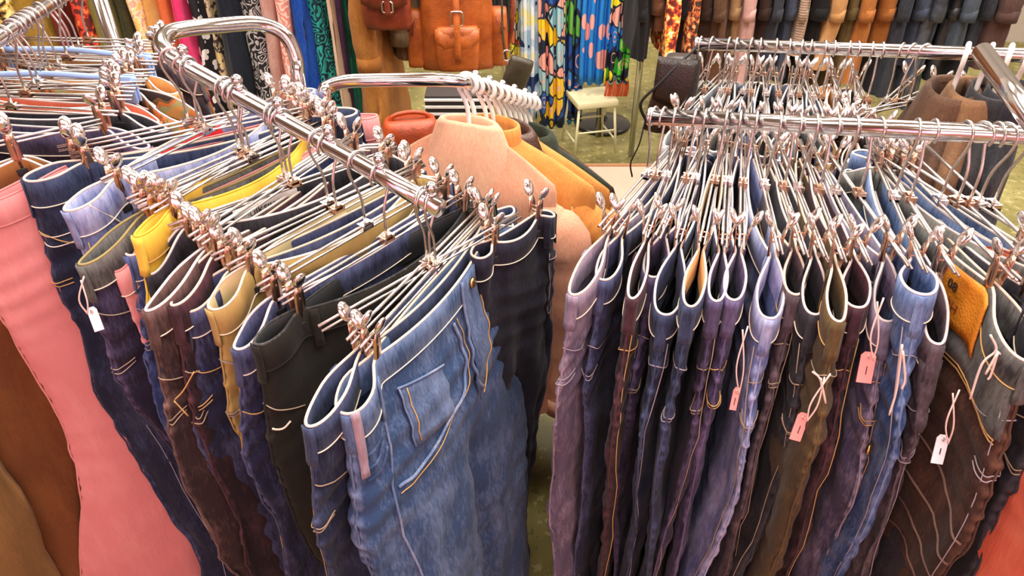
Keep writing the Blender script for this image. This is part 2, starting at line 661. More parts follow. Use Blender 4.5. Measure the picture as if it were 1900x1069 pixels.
def build_pants(name, label, cat, loc, yaw, p, mat, rim=PALE, stitch=CREAM, loops=(.0, .12, .36, .5, .62, .86), band_mat=None, group=None,
                nth=80, nss=120, seam=True, wearamt=.8, stitchline=True, loopmat=None, lining=None):
    t = thing(name, label, cat, loc, yaw, group)
    th = np.arange(nth) / nth
    # denser at the end folds already by cosine spacing in theta
    s = np.concatenate([np.linspace(.030, .30, nss // 2, endpoint=False), np.linspace(.30, p.length, nss // 2)])
    T, S_ = np.meshgrid(th, s)
    G = p.P(T, S_)
    V = G.reshape(-1, 3)
    ns = len(s)
    F = [(i * nth + j, i * nth + (j + 1) % nth, (i + 1) * nth + (j + 1) % nth, (i + 1) * nth + j) for i in range(ns - 1) for j in range(nth)]
    me = new_mesh('trouser_body', V, F)
    dn = np.minimum(T, 1 - T)
    df = np.abs(T - .5)
    puck = .5 + .5 * np.sin(S_ * 2 * math.pi / .021 + 2 * np.sin(17 * S_))
    wr = wearamt * (np.exp(-(dn / .018) ** 2) * (.25 + .75 * puck) + np.exp(-(df / .018) ** 2) * .6)
    wr += .22 * wearamt * np.clip(np.sin(45 * S_ + 6 * np.cos(2 * math.pi * T) + p.ph[8]), 0, 1) ** 3 * np.exp(-((S_ - .25) / .16) ** 2)
    wr += .3 * wearamt * np.exp(-((S_ - .5) / .12) ** 2) * np.exp(-((np.abs(np.abs(T - .5) - .25) - .12) / .05) ** 2)
    wear_attr(me, wr)
    obj('trouser_body', me, mat, t)
    # waistband: outer, top, inner
    rows = []
    nb = 120
    tb = np.arange(nb) / nb
    for (ss_, off) in ((.043, .0005), (.041, .0028), (.02, .0030), (.001, .0026), (-.001, .0), (.001, -.0024), (.022, -.0026), (.043, -.0022)):
        n = p.normal(tb, np.full(nb, max(ss_, .0)))
        rows.append(p.base(tb, np.full(nb, max(ss_, 0.))) + n * off + np.array([0, 0, -min(ss_, 0)]))
    R = np.array(rows)
    V = R.reshape(-1, 3)
    F = [(i * nb + j, i * nb + (j + 1) % nb, (i + 1) * nb + (j + 1) % nb, (i + 1) * nb + j) for i in range(len(rows) - 1) for j in range(nb)]
    if p.sign() < 0:
        pass
    wb = new_mesh('waistband', V, [f[::-1] for f in F])
    q = np.repeat(np.array([.15, .35, .1, .5, .7, .5, .1, .2]) * wearamt, nb)
    wear_attr(wb, q)
    if lining is not None:
        wb.materials.append(band_mat or mat)
        wb.materials.append(lining)
        for pi, poly in enumerate(wb.polygons):
            if pi // nb >= 4:
                poly.material_index = 1
    wbo = obj('waistband', wb, band_mat or mat, t)
    top = p.base(tb, np.zeros(nb)) + np.array([0, 0, .0012])
    tube('waistband_edge', top, .0019, rim, wbo, 6, True)
    if stitchline:
        ln = p.base(tb, np.full(nb, .039)) + p.normal(tb, np.full(nb, .039)) * .0033
        tube('waistband_stitching', ln, .0009, stitch, wbo, 5, True)
    for k in loops:
        wdt = .016 / max(.10, 1) * .5
        # constant ~11 mm width regardless of spacing
        e = .004
        dl = np.linalg.norm(p.base(np.array(k + e), np.array(.02)) - p.base(np.array(k - e), np.array(.02))) / (2 * e)
        hw = min(.03, .0055 / max(dl, 1e-4))
        V, F = p.patch(k - hw, k + hw, .0, .058, 4, 6, .0035, .0022)
        me = new_mesh('belt_loop', V, F)
        wear_attr(me, np.full(len(V), .35 * wearamt))
        obj('belt_loop', me, loopmat or band_mat or mat, t)
    if seam:
        for k, nm in ((0.0, 'side_seam'), (.5, 'side_seam')):
            L = p.line([(k, q_) for q_ in np.linspace(.045, p.length - .01, 14)], .0012, 4)
            me = new_mesh(nm, *tube_geo(L, .0017, 5))
            wear_attr(me, np.full(len(me.vertices), .55 * wearamt))
            obj(nm, me, mat, t)
    return t


# ------------------------------------------------------------------ clip hangers (built once, copied)
def make_hanger(kind=0):
    """origin on the rail's axis; local X along the bar"""
    t = thing('clip_hanger', 'x', 'hanger')
    wire = WIRE
    r = .0163
    zc = .0125 + .0021 - r + .0002
    arc = [(r * math.cos(a), 0, zc + r * math.sin(a)) for a in np.radians(np.linspace(-35, 180, 16))]
    arc += [(-r * .98, 0, zc - .010), (-r * .72, .0, zc - .024), (-.004, 0, zc - .042), (0, 0, -.062), (0, 0, -.096)]
    if kind == 1:
        arc = [(-x, y, z) for x, y, z in arc]
    tube('hook', smooth_path(arc, 2), .0020, wire, t, 8)
    L = .185
    tube('rod', [(-L, .0032, -.100), (-.1, .0032, -.1), (0, .0032, -.1), (.1, .0032, -.1), (L, .0032, -.100)], .0022, wire, t, 8)
    tube('rod', [(-L, -.0032, -.104), (-.06, -.0034, -.104), (0, -.0032, -.104), (.06, -.0034, -.104), (L, -.0032, -.104)], .0018, wire, t, 8)
    V, F = merge(box_geo((0, 0, -.102), (.020, .013, .004)), box_geo((-.008, 0, -.099), (.004, .013, .009)), box_geo((.008, 0, -.099), (.004, .013, .009)), box_geo((0, 0, -.0955), (.012, .008, .004)))
    obj('centre_clamp', new_mesh('centre_clamp', V, F, False), COPPER if kind else PADDLE, t)
    for x in (-.15, .15):
        V, F = [], []
        for sg in (-1, 1):
            G = []
            for i, (y, z, hw) in enumerate([(.0105, -.088, .005), (.0085, -.098, .0075), (.0078, -.112, .008), (.0060, -.128, .008), (.0062, -.146, .008)]):
                G.append([(-hw, sg * y, z), (0, sg * (y + .0008), z), (hw, sg * y, z)])
            V, F = merge((V, F), sheet_geo(G, .0011 * sg))
        ring = [(.0, .0088 * math.cos(a), -.106 + .0042 * math.sin(a)) for a in np.linspace(0, 6.0, 12)]
        V, F = merge((V, F), tube_geo(ring, .0013, 5))
        cl = obj('clip', new_mesh('clip', V, F), COPPER, t, (x, 0, 0))
        for sg in (-1, 1):
            V, F = ball_geo((0, 0, 0), .0098, 1.0, .45, 1.4, 12, 8)
            obj('paddle', new_mesh('paddle', V, F), PADDLE, cl, (0, sg * .0155, -.075), (sg * -.42, 0, 0))
        V, F = merge(box_geo((0, .0060, -.150), (.019, .004, .012), .001), box_geo((0, -.0060, -.150), (.019, .004, .012), .001))
        obj('grip_pad', new_mesh('grip_pad', V, F), RUBBER, cl)
    return t


HPROTO = [make_hanger(0), make_hanger(1)]
HUSED = [False, False]


def place_hanger(kind, loc, yaw, label, group, clip=.15, tilt=0.0, shift=0.0):
    if HUSED[kind]:
        h = copy_tree(HPROTO[kind])
    else:
        h = HPROTO[kind]
        HUSED[kind] = True
    h.location = tuple(map(float, loc))
    h.rotation_euler = (0, tilt, yaw)
    h['label'] = label
    h['group'] = group
    cl = [c for c in h.children if c.name.split('.')[0] == 'clip']
    for i, c in enumerate(sorted(cl, key=lambda o: o.location.x)):
        c.location.x = (-1 if i == 0 else 1) * clip + shift
    return h


def solve(hook, px, py, drop, droop):
    n = Zp(px, py, hook[2] - drop - droop)
    d = n - np.array(hook)
    return math.hypot(d[0], d[1]), math.atan2(-d[1], -d[0])


def rail_t(A, B, px):
    lo, hi = -.3, 1.3
    for _ in range(40):
        m = .5 * (lo + hi)
        if proj_x(A + (B - A) * m) < px:
            lo = m
        else:
            hi = m
    return A + (B - A) * lo


# ------------------------------------------------------------------ left rack with two sloping arms
ARM_A = D(322, 110, 1.10)
ARM_B = D(818, 388, .95)
rk = thing('garment_rack', 'chrome four-way garment rack with sloping ball-stop arm over the left trousers', 'garment rack', (float(D(558, 170, 1.34)[0]), float(D(558, 170, 1.34)[1]), 0))
RB = np.array(rk.location)


def rel(P):
    return [np.array(p) - RB for p in P]


post_top = D(556, 168, 1.335)
pathL = [np.array([post_top[0], post_top[1], z]) for z in (.06, .5, .9)] + [D(557, 170, 1.335), D(549, 108, 1.315), D(527, 64, 1.29), D(480, 44, 1.265), D(400, 48, 1.215), D(340, 54, 1.17), D(309, 64, 1.14), D(302, 84, 1.115), D(322, 110, 1.10)]
sp = smooth_path(pathL, 8)
tube('arm', rel(sp + [ARM_A + (ARM_B - ARM_A) * k for k in (.2, .5, .8, 1.0)]), .0125, CHROME, rk, 20)
for bx, by in [(352, 108), (452, 156), (527, 203), (619, 253), (712, 303), (808, 360)]:
    h = rail_t(ARM_A, ARM_B, bx - 6)
    V, F = merge(ball_geo((0, 0, .0245), .0085), lathe_geo([(.004, .010), (.004, .018)], 10), lathe_geo([(.0065, .0125), (.0065, .0165)], 12))
    obj('stopper_ball', new_mesh('stopper_ball', V, F), CHROME, rk, h - RB)
post2 = D(604, 182, 1.36)
ARM2_A = D(862, 152, 1.36)
ARM2_B = D(998, 194, 1.78)
pathR = [np.array([post2[0], post2[1], z]) for z in (.06, .5, .9, 1.05)] + [D(602, 178, 1.36), D(612, 160, 1.36), D(645, 151, 1.355), D(700, 149, 1.35), D(800, 148, 1.345), D(840, 149, 1.35), ARM2_A]
tube('arm', rel(smooth_path(pathR, 6) + [ARM2_A + (ARM2_B - ARM2_A) * k for k in (.3, .6, 1.0)]), .0125, CHROME, rk, 20)
for k in range(6):
    h = ARM2_A + (ARM2_B - ARM2_A) * (.12 + .165 * k)
    V, F = ball_geo((0, 0, .021), .0085)
    obj('stopper_ball', new_mesh('stopper_ball', V, F), CHROME, rk, h - RB)
V, F = box_geo((.02, .01, .03), (.62, .05, .03), .006)
V2, F2 = box_geo((.02, .01, .031), (.05, .62, .03), .006)
obj('base', new_mesh('base', *merge((V, F), (V2, F2)), False), CHROME, rk)

# ---- left trousers
INDIGO = denim('indigo_denim', srgb('191c36'), srgb('5f668f'), .45)
NAVY = denim('navy_denim', srgb('161c33'), srgb('4c587c'), .35)
BLUE = denim('mid_blue_denim', srgb('28406f'), srgb('8ea3cc'), .5)
LIGHTB = denim('light_blue_denim', srgb('5c6798'), srgb('bcc0de'), .65)
LILAC = denim('lilac_denim', srgb('413d58'), srgb('9d93ac'), .65)
PINK = denim('pink_twill', srgb('cf8384'), srgb('efbab4'), .25, .2)
PURPLE = denim('purple_denim', srgb('211a30'), srgb('655a80'), .5)
MAROON = denim('maroon_denim', srgb('1e1017'), srgb('603a44'), .4)
BROWN = denim('brown_denim', srgb('2a1a1c'), srgb('7d5f5a'), .4)
KHAKI = denim('khaki_twill', srgb('9a8048'), srgb('cdb276'), .22, .2)
TANOR = denim('orange_tan_twill', srgb('b9773f'), srgb('dfa96a'), .4)
BLACK = denim('black_sateen', srgb('17150f'), srgb('34302a'), .22, .2)
BLACKD = denim('black_denim', srgb('121116'), srgb('46424c'), .3)
OLIVE = denim('olive_twill', srgb('3d2e1c'), srgb('6f5a38'), .4)
GREYD = denim('grey_denim', srgb('2a2a2c'), srgb('80807c'), .5)
GREYB = denim('grey_brown_denim', srgb('2a2128'), srgb('71626a'), .55)
MAUVE = denim('mauve_denim', srgb('554b62'), srgb('ad9cae'), .6)
TEAL = denim('blue_teal_denim', srgb('283e62'), srgb('7c8fb4'), .45)
YELLOW = denim('yellow_twill', srgb('d9ae36'), srgb('f5dc70'), .22, .2)
SALMON = denim('salmon_twill', srgb('c2563f'), srgb('e58a6c'), .22, .2)
CORD = denim('brown_corduroy', srgb('2e1a14'), srgb('6b4838'), .35)
RUST = denim('rust_brown_twill', srgb('6a3d1e'), srgb('a5703c'), .22, .2)
TANC = denim('tan_cotton', srgb('7a5b34'), srgb('b58f58'), .22, .2)
LINING_T = plain('tan_lining', (.62, .38, .16), .85)
LINING_G = plain('grey_lining', (.16, .15, .18), .9)
LINING_K = plain('khaki_lining', (.52, .42, .22), .9)

GL = 'trousers on the sloping left arm'
GHL = 'clip hangers on the sloping left arm'
left = []


def left_item(key, hx, px, py, mat, name, short, label, cat='trousers', off=0.0, **kw):
    bk = {k: kw.pop(k) for k in list(kw) if k in ('rim', 'stitch', 'loops', 'band_mat', 'seam', 'wearamt', 'stitchline', 'loopmat', 'lining')}
    kind = kw.pop('kind', len(left) % 2)
    hook = rail_t(ARM_A, ARM_B, hx)
    drop = kw.pop('drop', .128)
    droop = kw.get('droop', .03)
    a, yaw = solve(hook, px, py, drop, droop)
    if kw.pop('far', False):
        yaw += math.pi
    a = kw.pop('a', min(max(a, .17), .30))
    yaw = kw.pop('yaw', yaw)
    clip = kw.pop('clip', min(.165, a * .7))
    shift = kw.pop('shift', 0.0)
    loc_ = hook + shift * np.array([math.cos(yaw), math.sin(yaw), 0])
    p = Pants(a=a, drop=drop, clip=clip, seed=len(left) + 11, **kw)
    t = build_pants(name, label, cat, loc_, yaw, p, mat, group=GL, **bk)
    place_hanger(kind, hook, yaw, 'chrome clip hanger carrying the ' + short, GHL, clip, shift=shift)
    left.append((key, t, p, hook, yaw))
    print('LEFT', key, 'a=%.3f' % a, 'yaw=%.0f' % math.degrees(yaw))
    return t, p


left_item('pink', 318, -95, 400, PINK, 'trousers', 'pink cotton trousers', 'pink cotton trousers at the far left of the rack', thick=.024, hip=.035, rim=PINK, stitch=PINK, a=.31, yaw=math.radians(31), wearamt=.3, loops=(.12,), flare=.10, leg=1.12, lean=.02, fold=.4)
left_item('navy', 342, 45, 333, NAVY, 'jeans', 'dark navy jeans', 'dark navy jeans with a wide open waist next to the pink trousers', 'jeans', loop=.024, thick=.022, rim=CREAM, drop=.115, droop=.008, lean=-.05, hip=.02)
left_item('light', 350, 122, 392, LIGHTB, 'jeans', 'pale lilac-blue jeans', 'pale lilac blue jeans with a short visible waistband beside the navy pair', 'jeans', loop=.017, thick=.012, rim=CREAM, droop=.012, opening=.045, drop=.105, leanx=.13)
left_item('yellow', 426, 252, 440, YELLOW, 'trousers', 'bright yellow trousers', 'bright yellow trousers lying open between the hanger bars', loop=.010, thick=.010, rim=YELLOW, stitch=GOLDT, opening=.04, wearamt=.3, droop=.01, drop=.112)
left_item('olive', 416, 148, 492, PURPLE, 'jeans', 'purple-grey jeans with olive waist edge', 'purple grey jeans with olive edged waist loop and white tag', 'jeans', loop=.015, thick=.018, rim=plain('olive_tape', (.30, .24, .09), .8), band_mat=GREYD, leg=.8, lean=-.03, leanx=.09)
left_item('lilac', 430, 214, 505, PINK, 'trousers', 'pale pink trousers', 'pale pink trousers peeking out behind the purple grey jeans', loop=.008, thick=.005, rim=PINK, hip=.0, seam=False, loops=(), droop=.05)
left_item('blue', 440, 236, 474, denim('deep_blue_denim', srgb('22305c'), srgb('6f7fb0'), .45), 'jeans', 'deep blue jeans under the yellow pair', 'deep blue jeans with folded waist below the yellow trousers', 'jeans', loop=.016, thick=.014)
left_item('brown1', 504, 272, 578, BROWN, 'jeans', 'dark brown jeans', 'dark brown jeans with gold string, left of the two brown pairs', 'jeans', loop=.012, thick=.013)
left_item('brown2', 512, 320, 568, MAROON, 'jeans', 'wine brown jeans', 'wine brown jeans with thin cream edge, right of the two brown pairs', 'jeans', loop=.012, thick=.011, rim=CREAM)
left_item('quik', 522, 300, 500, BLACKD, 'trousers', 'black trousers with the white waist label', 'black trousers with a white lettered label inside the waistband', loop=.010, thick=.010, opening=.034, a=.23, droop=.05, drop=.108)
left_item('indigo', 590, 343, 578, INDIGO, 'jeans', 'indigo jeans with a tan belt loop', 'indigo jeans with puckered seam beside the khaki trousers', 'jeans', loop=.016, thick=.013, rim=CREAM)
left_item('khaki', 606, 390, 574, KHAKI, 'trousers', 'khaki trousers', 'khaki and orange tan trousers with a red label inside the waist', loop=.018, thick=.012, rim=CREAM, drop=.115, leg=.7, leanx=.10, fold=.6, opening=.036, lining=LINING_K, wearamt=.4)
left_item('indigo2', 662, 437, 648, INDIGO, 'jeans', 'purple-indigo jeans beside the black pair', 'purple indigo jeans half hidden behind the black trousers', 'jeans', loop=.015, thick=.013, droop=.04, leg=.9)
left_item('black', 704, 474, 640, BLACK, 'trousers', 'smooth black trousers', 'smooth black trousers with open waist in the middle of the rack', loop=.014, thick=.024, rim=GREYD, stitch=BLACK, opening=.028, wearamt=.2, lining=RUBBER, droop=.012, lean=-.04, leg=.72, leanx=.05, fold=.5)
left_item('dark', 782, 572, 792, NAVY, 'jeans', 'slim dark jeans behind the front pair', 'slim dark jeans with cream waist loop just behind the front blue pair', 'jeans', loop=.017, thick=.013, rim=CREAM)
left_item('navyback', 790, 992, 412, denim('black_navy_denim', srgb('0d0d18'), srgb('34334a'), .35), 'jeans', 'black-navy jeans', 'black navy jeans with a back pocket, right of the front blue pair', 'jeans', loop=.016, thick=.018, far=True, rim=CREAM, drop=.12, droop=.01, a=.088, shift=.172, clip=.05, lean=.05, hip=.02, loops=(.40, .515, .62))
tf, pf = left_item('front', 800, 636, 768, TEAL, 'jeans', 'front blue jeans', 'mid blue jeans at the front with open coin pocket and fly', 'jeans', loop=.022, thick=.03, hip=.018, rim=CREAM, opening=.014, loops=(.985, .90, .36, .5), lean=-.07, leg=.84, leanx=-.015)

# ------------------------------------------------------------------ right rack
RA = D(1206, 216, 1.14)
RBp = D(1900, 252, .93)
R2A = D(1292, 81, 1.56)
R2B = D(1900, 103, 1.33)
rr = thing('garment_rack', 'chrome double-rail garment rack on the right with front and rear tubes', 'garment rack', (float(RBp[0] + .18), float(RBp[1] - .02), 0))
RR = np.array(rr.location)
RC = RBp + (RBp - RA) * .9
R2C = R2B + (R2B - R2A) * .95
tube('front_rail', [RA - RR, RA + (RC - RA) * .5 - RR, RC - RR], .0125, CHROME, rr, 20)
tube('rear_rail', [R2A - RR, R2A + (R2C - R2A) * .5 - RR, R2C - RR], .0125, CHROME, rr, 20)
for P_, Q_ in ((RA, RC), (R2A, R2C)):
    dr = (Q_ - P_) / np.linalg.norm(Q_ - P_)
    tube('end_cap', [P_ - dr * .002 - RR, P_ + dr * .004 - RR], .0142, CHROME, rr, 20)
UA, UB = D(1822, 96, .96), D(1902, 205, .85)
UC = np.array([1.02, .72, UB[2]])
tube('upper_arm', [UA - RR, UB - RR] + smooth_path([UB + (UB - UA) * .5 - RR, UB + (UB - UA) * .75 + (.02, 0, 0) - RR, UB + (UB - UA) * .85 + (.09, 0, 0) - RR, UC - RR], 5), .0125, CHROME, rr, 20)
tube('post', [(RC[0], RC[1], .05) - RR, (RC[0], RC[1], .7) - RR, RC + (0, 0, .1) - RR], .016, CHROME, rr, 18)
tube('post', [(R2C[0], R2C[1], .05) - RR, (R2C[0], R2C[1], .7) - RR, R2C + (0, 0, .1) - RR], .016, CHROME, rr, 18)
tube('post', [(UC[0], UC[1], .05) - RR, (UC[0], UC[1], .7) - RR, UC + (0, 0, .02) - RR], .016, CHROME, rr, 18)
tube('base_bar', [(UC[0], UC[1] - .1, .035) - RR, (RC[0], RC[1], .035) - RR, (R2C[0], R2C[1] + .2, .035) - RR], .02, CHROME, rr, 12)

GR = 'trousers on the front right rail'
GHR = 'clip hangers on the front right rail'
right = {}


def right_item(key, hx, px, py, mat, short, label, name='jeans', cat='jeans', **kw):
    bk = {k: kw.pop(k) for k in list(kw) if k in ('rim', 'stitch', 'loops', 'band_mat', 'seam', 'wearamt', 'stitchline', 'loopmat', 'lining')}
    hook = rail_t(RA, RBp, hx)
    drop = kw.pop('drop', .130)
    droop = kw.setdefault('droop', .035)
    a, yaw = solve(hook, px, py, drop, droop)
    a = kw.pop('a', min(max(a, .165), .30))
    yaw = kw.pop('yaw', yaw)
    clip = kw.pop('clip', min(.155, a * .68))
    shift = kw.pop('shift', 0.0)
    loc_ = hook + shift * np.array([math.cos(yaw), math.sin(yaw), 0])
    p = Pants(a=a, drop=drop, clip=clip, seed=len(right) + 60, **kw)
    bk.setdefault('rim', PALE)
    t = build_pants(name, label, cat, loc_, yaw, p, mat, group=GR, **bk)
    place_hanger(len(right) % 2, hook, yaw, 'chrome clip hanger carrying the ' + short, GHR, clip, shift=shift)
    right[key] = (t, p, hook, yaw)
    return t, p


ST = dict(thick=.0105, loop=.0165)
right_item('r1', 1213, 1062, 548, MAUVE, 'faded mauve-grey jeans', 'faded mauve grey jeans at the left end of the front rail', **ST, rim=CREAM)
right_item('r2', 1230, 1116, 520, INDIGO, 'indigo blue jeans, second from the rail end', 'indigo blue jeans second from the left end of the front rail', **ST, rim=CREAM)
right_item('r3', 1252, 1172, 555, MAROON, 'narrow maroon jeans', 'narrow maroon brown jeans with a frayed seam, third on the front rail', thick=.009, loop=.011)
right_item('r4', 1290, 1208, 515, PURPLE, 'purple jeans with a pale side seam', 'purple jeans with a pale roped side seam and brown loop', thick=.010, loop=.017, wearamt=1.3)
right_item('r5', 1308, 1232, 585, NAVY, 'navy jeans with a wide dark waist opening', 'navy jeans with a wide dark waist opening and pale rim', thick=.011, loop=.020, droop=.06)
right_item('r6', 1347, 1280, 570, NAVY, 'navy jeans with tan lining', 'slim navy jeans with tan lining showing in the waist', thick=.009, loop=.014, lining=LINING_T, rim=CREAM)
right_item('r7', 1372, 1328, 560, PURPLE, 'dark violet jeans', 'dark violet jeans with double belt loop right of the tan lined pair', thick=.010, loop=.012)
right_item('r8', 1402, 1360, 558, denim('violet_denim', srgb('2b2442'), srgb('74678f'), .5), 'violet jeans with three seams', 'violet blue jeans crumpled at the waist beside the dark violet pair', thick=.009, loop=.014)
right_item('r9', 1445, 1428, 592, LIGHTB, 'light blue jeans', 'light blue jeans with pointed waist fold in the middle of the rail', thick=.010, loop=.018, droop=.06)
right_item('r10', 1482, 1476, 548, GREYB, 'grey-brown jeans', 'grey brown jeans with a brown leather belt loop', thick=.0105, loop=.014, rim=CREAM, stitch=GOLDT)
right_item('r11', 1512, 1512, 585, BLACKD, 'charcoal black jeans', 'charcoal black jeans between the grey brown and olive pairs', lean=-.01, thick=.0105, loop=.015, droop=.05)
right_item('r12', 1552, 1556, 598, OLIVE, 'olive brown trousers', 'olive brown trousers with gold seam stitching and pink tag', 'trousers', 'trousers', thick=.018, loop=.012, rim=CREAM, stitch=GOLDT, hip=.045, flare=.06, lean=-.03)
right_item('r13', 1586, 1592, 572, MAROON, 'dark plum jeans', 'dark plum jeans with tall open waist beside the pink tag', thick=.013, lean=-.05, loop=.018)
right_item('r14', 1632, 1648, 598, LILAC, 'pale lilac jeans', 'pale lilac washed jeans with roped seam and metal button', thick=.011, lean=-.07, loop=.016, droop=.06, wearamt=1.2)
right_item('r15', 1700, 1712, 548, BLUE, 'bright blue jeans', 'bright blue jeans with rounded closed waist, right of the lilac pair', thick=.013, lean=-.08, loop=.021, drop=.113, droop=.012)
right_item('r16', 1732, 1740, 640, GREYB, 'grey-brown jeans with a pointed flap', 'grey brown jeans with a stitched pointed flap and white tag', thick=.012, lean=-.07, loop=.014, drop=.138, droop=.055)
right_item('r17', 1792, 1908, 668, CORD, 'large grey jeans with the leather patch', 'large grey jeans with an orange leather patch at the right', thick=.022, lean=-.05, loop=.020, opening=.006, loops=(.0, .36, .5, .62), rim=CREAM, band_mat=GREYD, a=.26, stitch=GOLDT)
right_item('r19', 1850, 1965, 660, BLACKD, 'black jeans at the right edge', 'black jeans cut off by the right edge of the picture', thick=.02, loop=.02, a=.25)
right_item('r20', 1898, 2040, 700, SALMON, 'salmon trousers', 'salmon pink trousers in the lower right corner', 'trousers', 'trousers', thick=.03, loop=.02, a=.16, shift=-.13, clip=.05, hip=.05, lean=-.05, fold=.3, seam=False, rim=SALMON)
right_item('r21', 1825, 1925, 560, denim('stone_grey_denim', srgb('4a4a48'), srgb('94938c'), .6), 'stone grey jeans', 'stone grey jeans right of the patched pair near the picture edge', thick=.012, loop=.014, a=.21, drop=.12)
right_item('r22', 1868, 1990, 580, BLUE, 'washed blue jeans at the right edge', 'washed blue jeans under the hanger bars at the right edge', thick=.012, loop=.014, a=.2, drop=.12)

# ---- rear rail
REAR_MATS = [GREYD, denim('pale_grey_denim', srgb('63666e'), srgb('b4b8bf'), .6), NAVY, MATS['pale_grey_denim'], GREYD, BLUE, BLACKD, denim('slate_denim', srgb('3a4252'), srgb('8b95a8'), .5), INDIGO, MATS['pale_grey_denim'],
             GREYD, NAVY, TANC, TANOR, BLACKD, BROWN]
ORD = ['first', 'second', 'third', 'fourth', 'fifth', 'sixth', 'seventh', 'eighth', 'ninth', 'tenth', 'eleventh', 'twelfth', 'thirteenth', 'fourteenth', 'fifteenth', 'sixteenth', 'seventeenth', 'eighteenth', 'nineteenth', 'twentieth', 'twenty-first', 'twenty-second', 'twenty-third', 'twenty-fourth']
REAR_COL = ['charcoal', 'pale grey', 'navy', 'pale grey', 'charcoal', 'blue', 'black', 'slate', 'indigo', 'pale grey', 'charcoal', 'navy', 'tan', 'orange tan', 'black', 'brown']
rx = np.linspace(1302, 1640, 16)
rg = random.Random(3)
for i, hx in enumerate(rx):
    hook = rail_t(R2A, R2B, hx + rg.uniform(-5, 5))
    yaw = math.radians(66 + 10 * i / 15 + rg.uniform(-7, 7))
    p = Pants(a=rg.uniform(.18, .22), drop=.130, clip=.14, seed=300 + i, thick=.011, loop=rg.uniform(.012, .018), opening=.012, droop=rg.uniform(.01, .04))
    build_pants('jeans', '%s jeans hanging %s from the left on the rear rail' % (REAR_COL[i], ORD[i]), 'jeans', hook, yaw, p, REAR_MATS[i], group='trousers on the rear right rail', loops=(.0,), nth=40, nss=24, seam=False)
    place_hanger(i % 2, hook, yaw, 'chrome clip hanger %s from the left on the rear rail' % ORD[i], 'clip hangers on the rear right rail', .14)
for i, hx in enumerate((1672, 1692, 1716)):
    hook = rail_t(R2A, R2B, hx)
    place_hanger(i % 2, hook, math.radians(50 - 14 * i), 'empty chrome clip hanger tilted beside the brown jacket, ' + ('leftmost of three', 'middle of three', 'rightmost of three')[i], 'empty hangers on the rear rail', .15)

# ------------------------------------------------------------------ jackets and coats
def make_plastic_hanger(hw=.2, r=.0045, mat=WHITEP):
    t = thing('plastic_hanger', 'x', 'hanger')
    R = .0185
    zc = .0125 + r - R + .0003
    arc = [(R * math.cos(a), 0, zc + R * math.sin(a)) for a in np.radians(np.linspace(-60, 180, 14))]
    arc += [(-R * .9, 0, zc - .014), (-.006, 0, zc - .034), (0, 0, -.065), (0, 0, -.125)]
    tube('hook', smooth_path(arc, 2), r, mat, t, 10)
    sh = [(x, 0, z - .04) for x, z in ((0, -.078), (.05, -.090), (.10, -.118), (hw - .05, -.150), (hw - .044, -.165), (hw - .054, -.175), (.08, -.178), (-.08, -.178), (-hw + .054, -.175), (-hw + .044, -.165), (-hw + .05, -.150), (-.10, -.118), (-.05, -.090))]
    tube('shoulder_bar', smooth_path(sh, 3, True), r, mat, t, 10, True)
    return t


PH = [make_plastic_hanger()]
PHU = [False]


def place_plastic(loc, yaw, label, group, mat=None):
    if PHU[0]:
        h = copy_tree(PH[0])
    else:
        h = PH[0]
        PHU[0] = True
    h.location = tuple(map(float, loc))
    h.rotation_euler = (0, 0, yaw)
    h['label'] = label
    h['group'] = group
    return h


def ss1(x, a, b):
    q = np.clip((np.asarray(x, float) - a) / (b - a), 0, 1)
    return q * q * (3 - 2 * q)


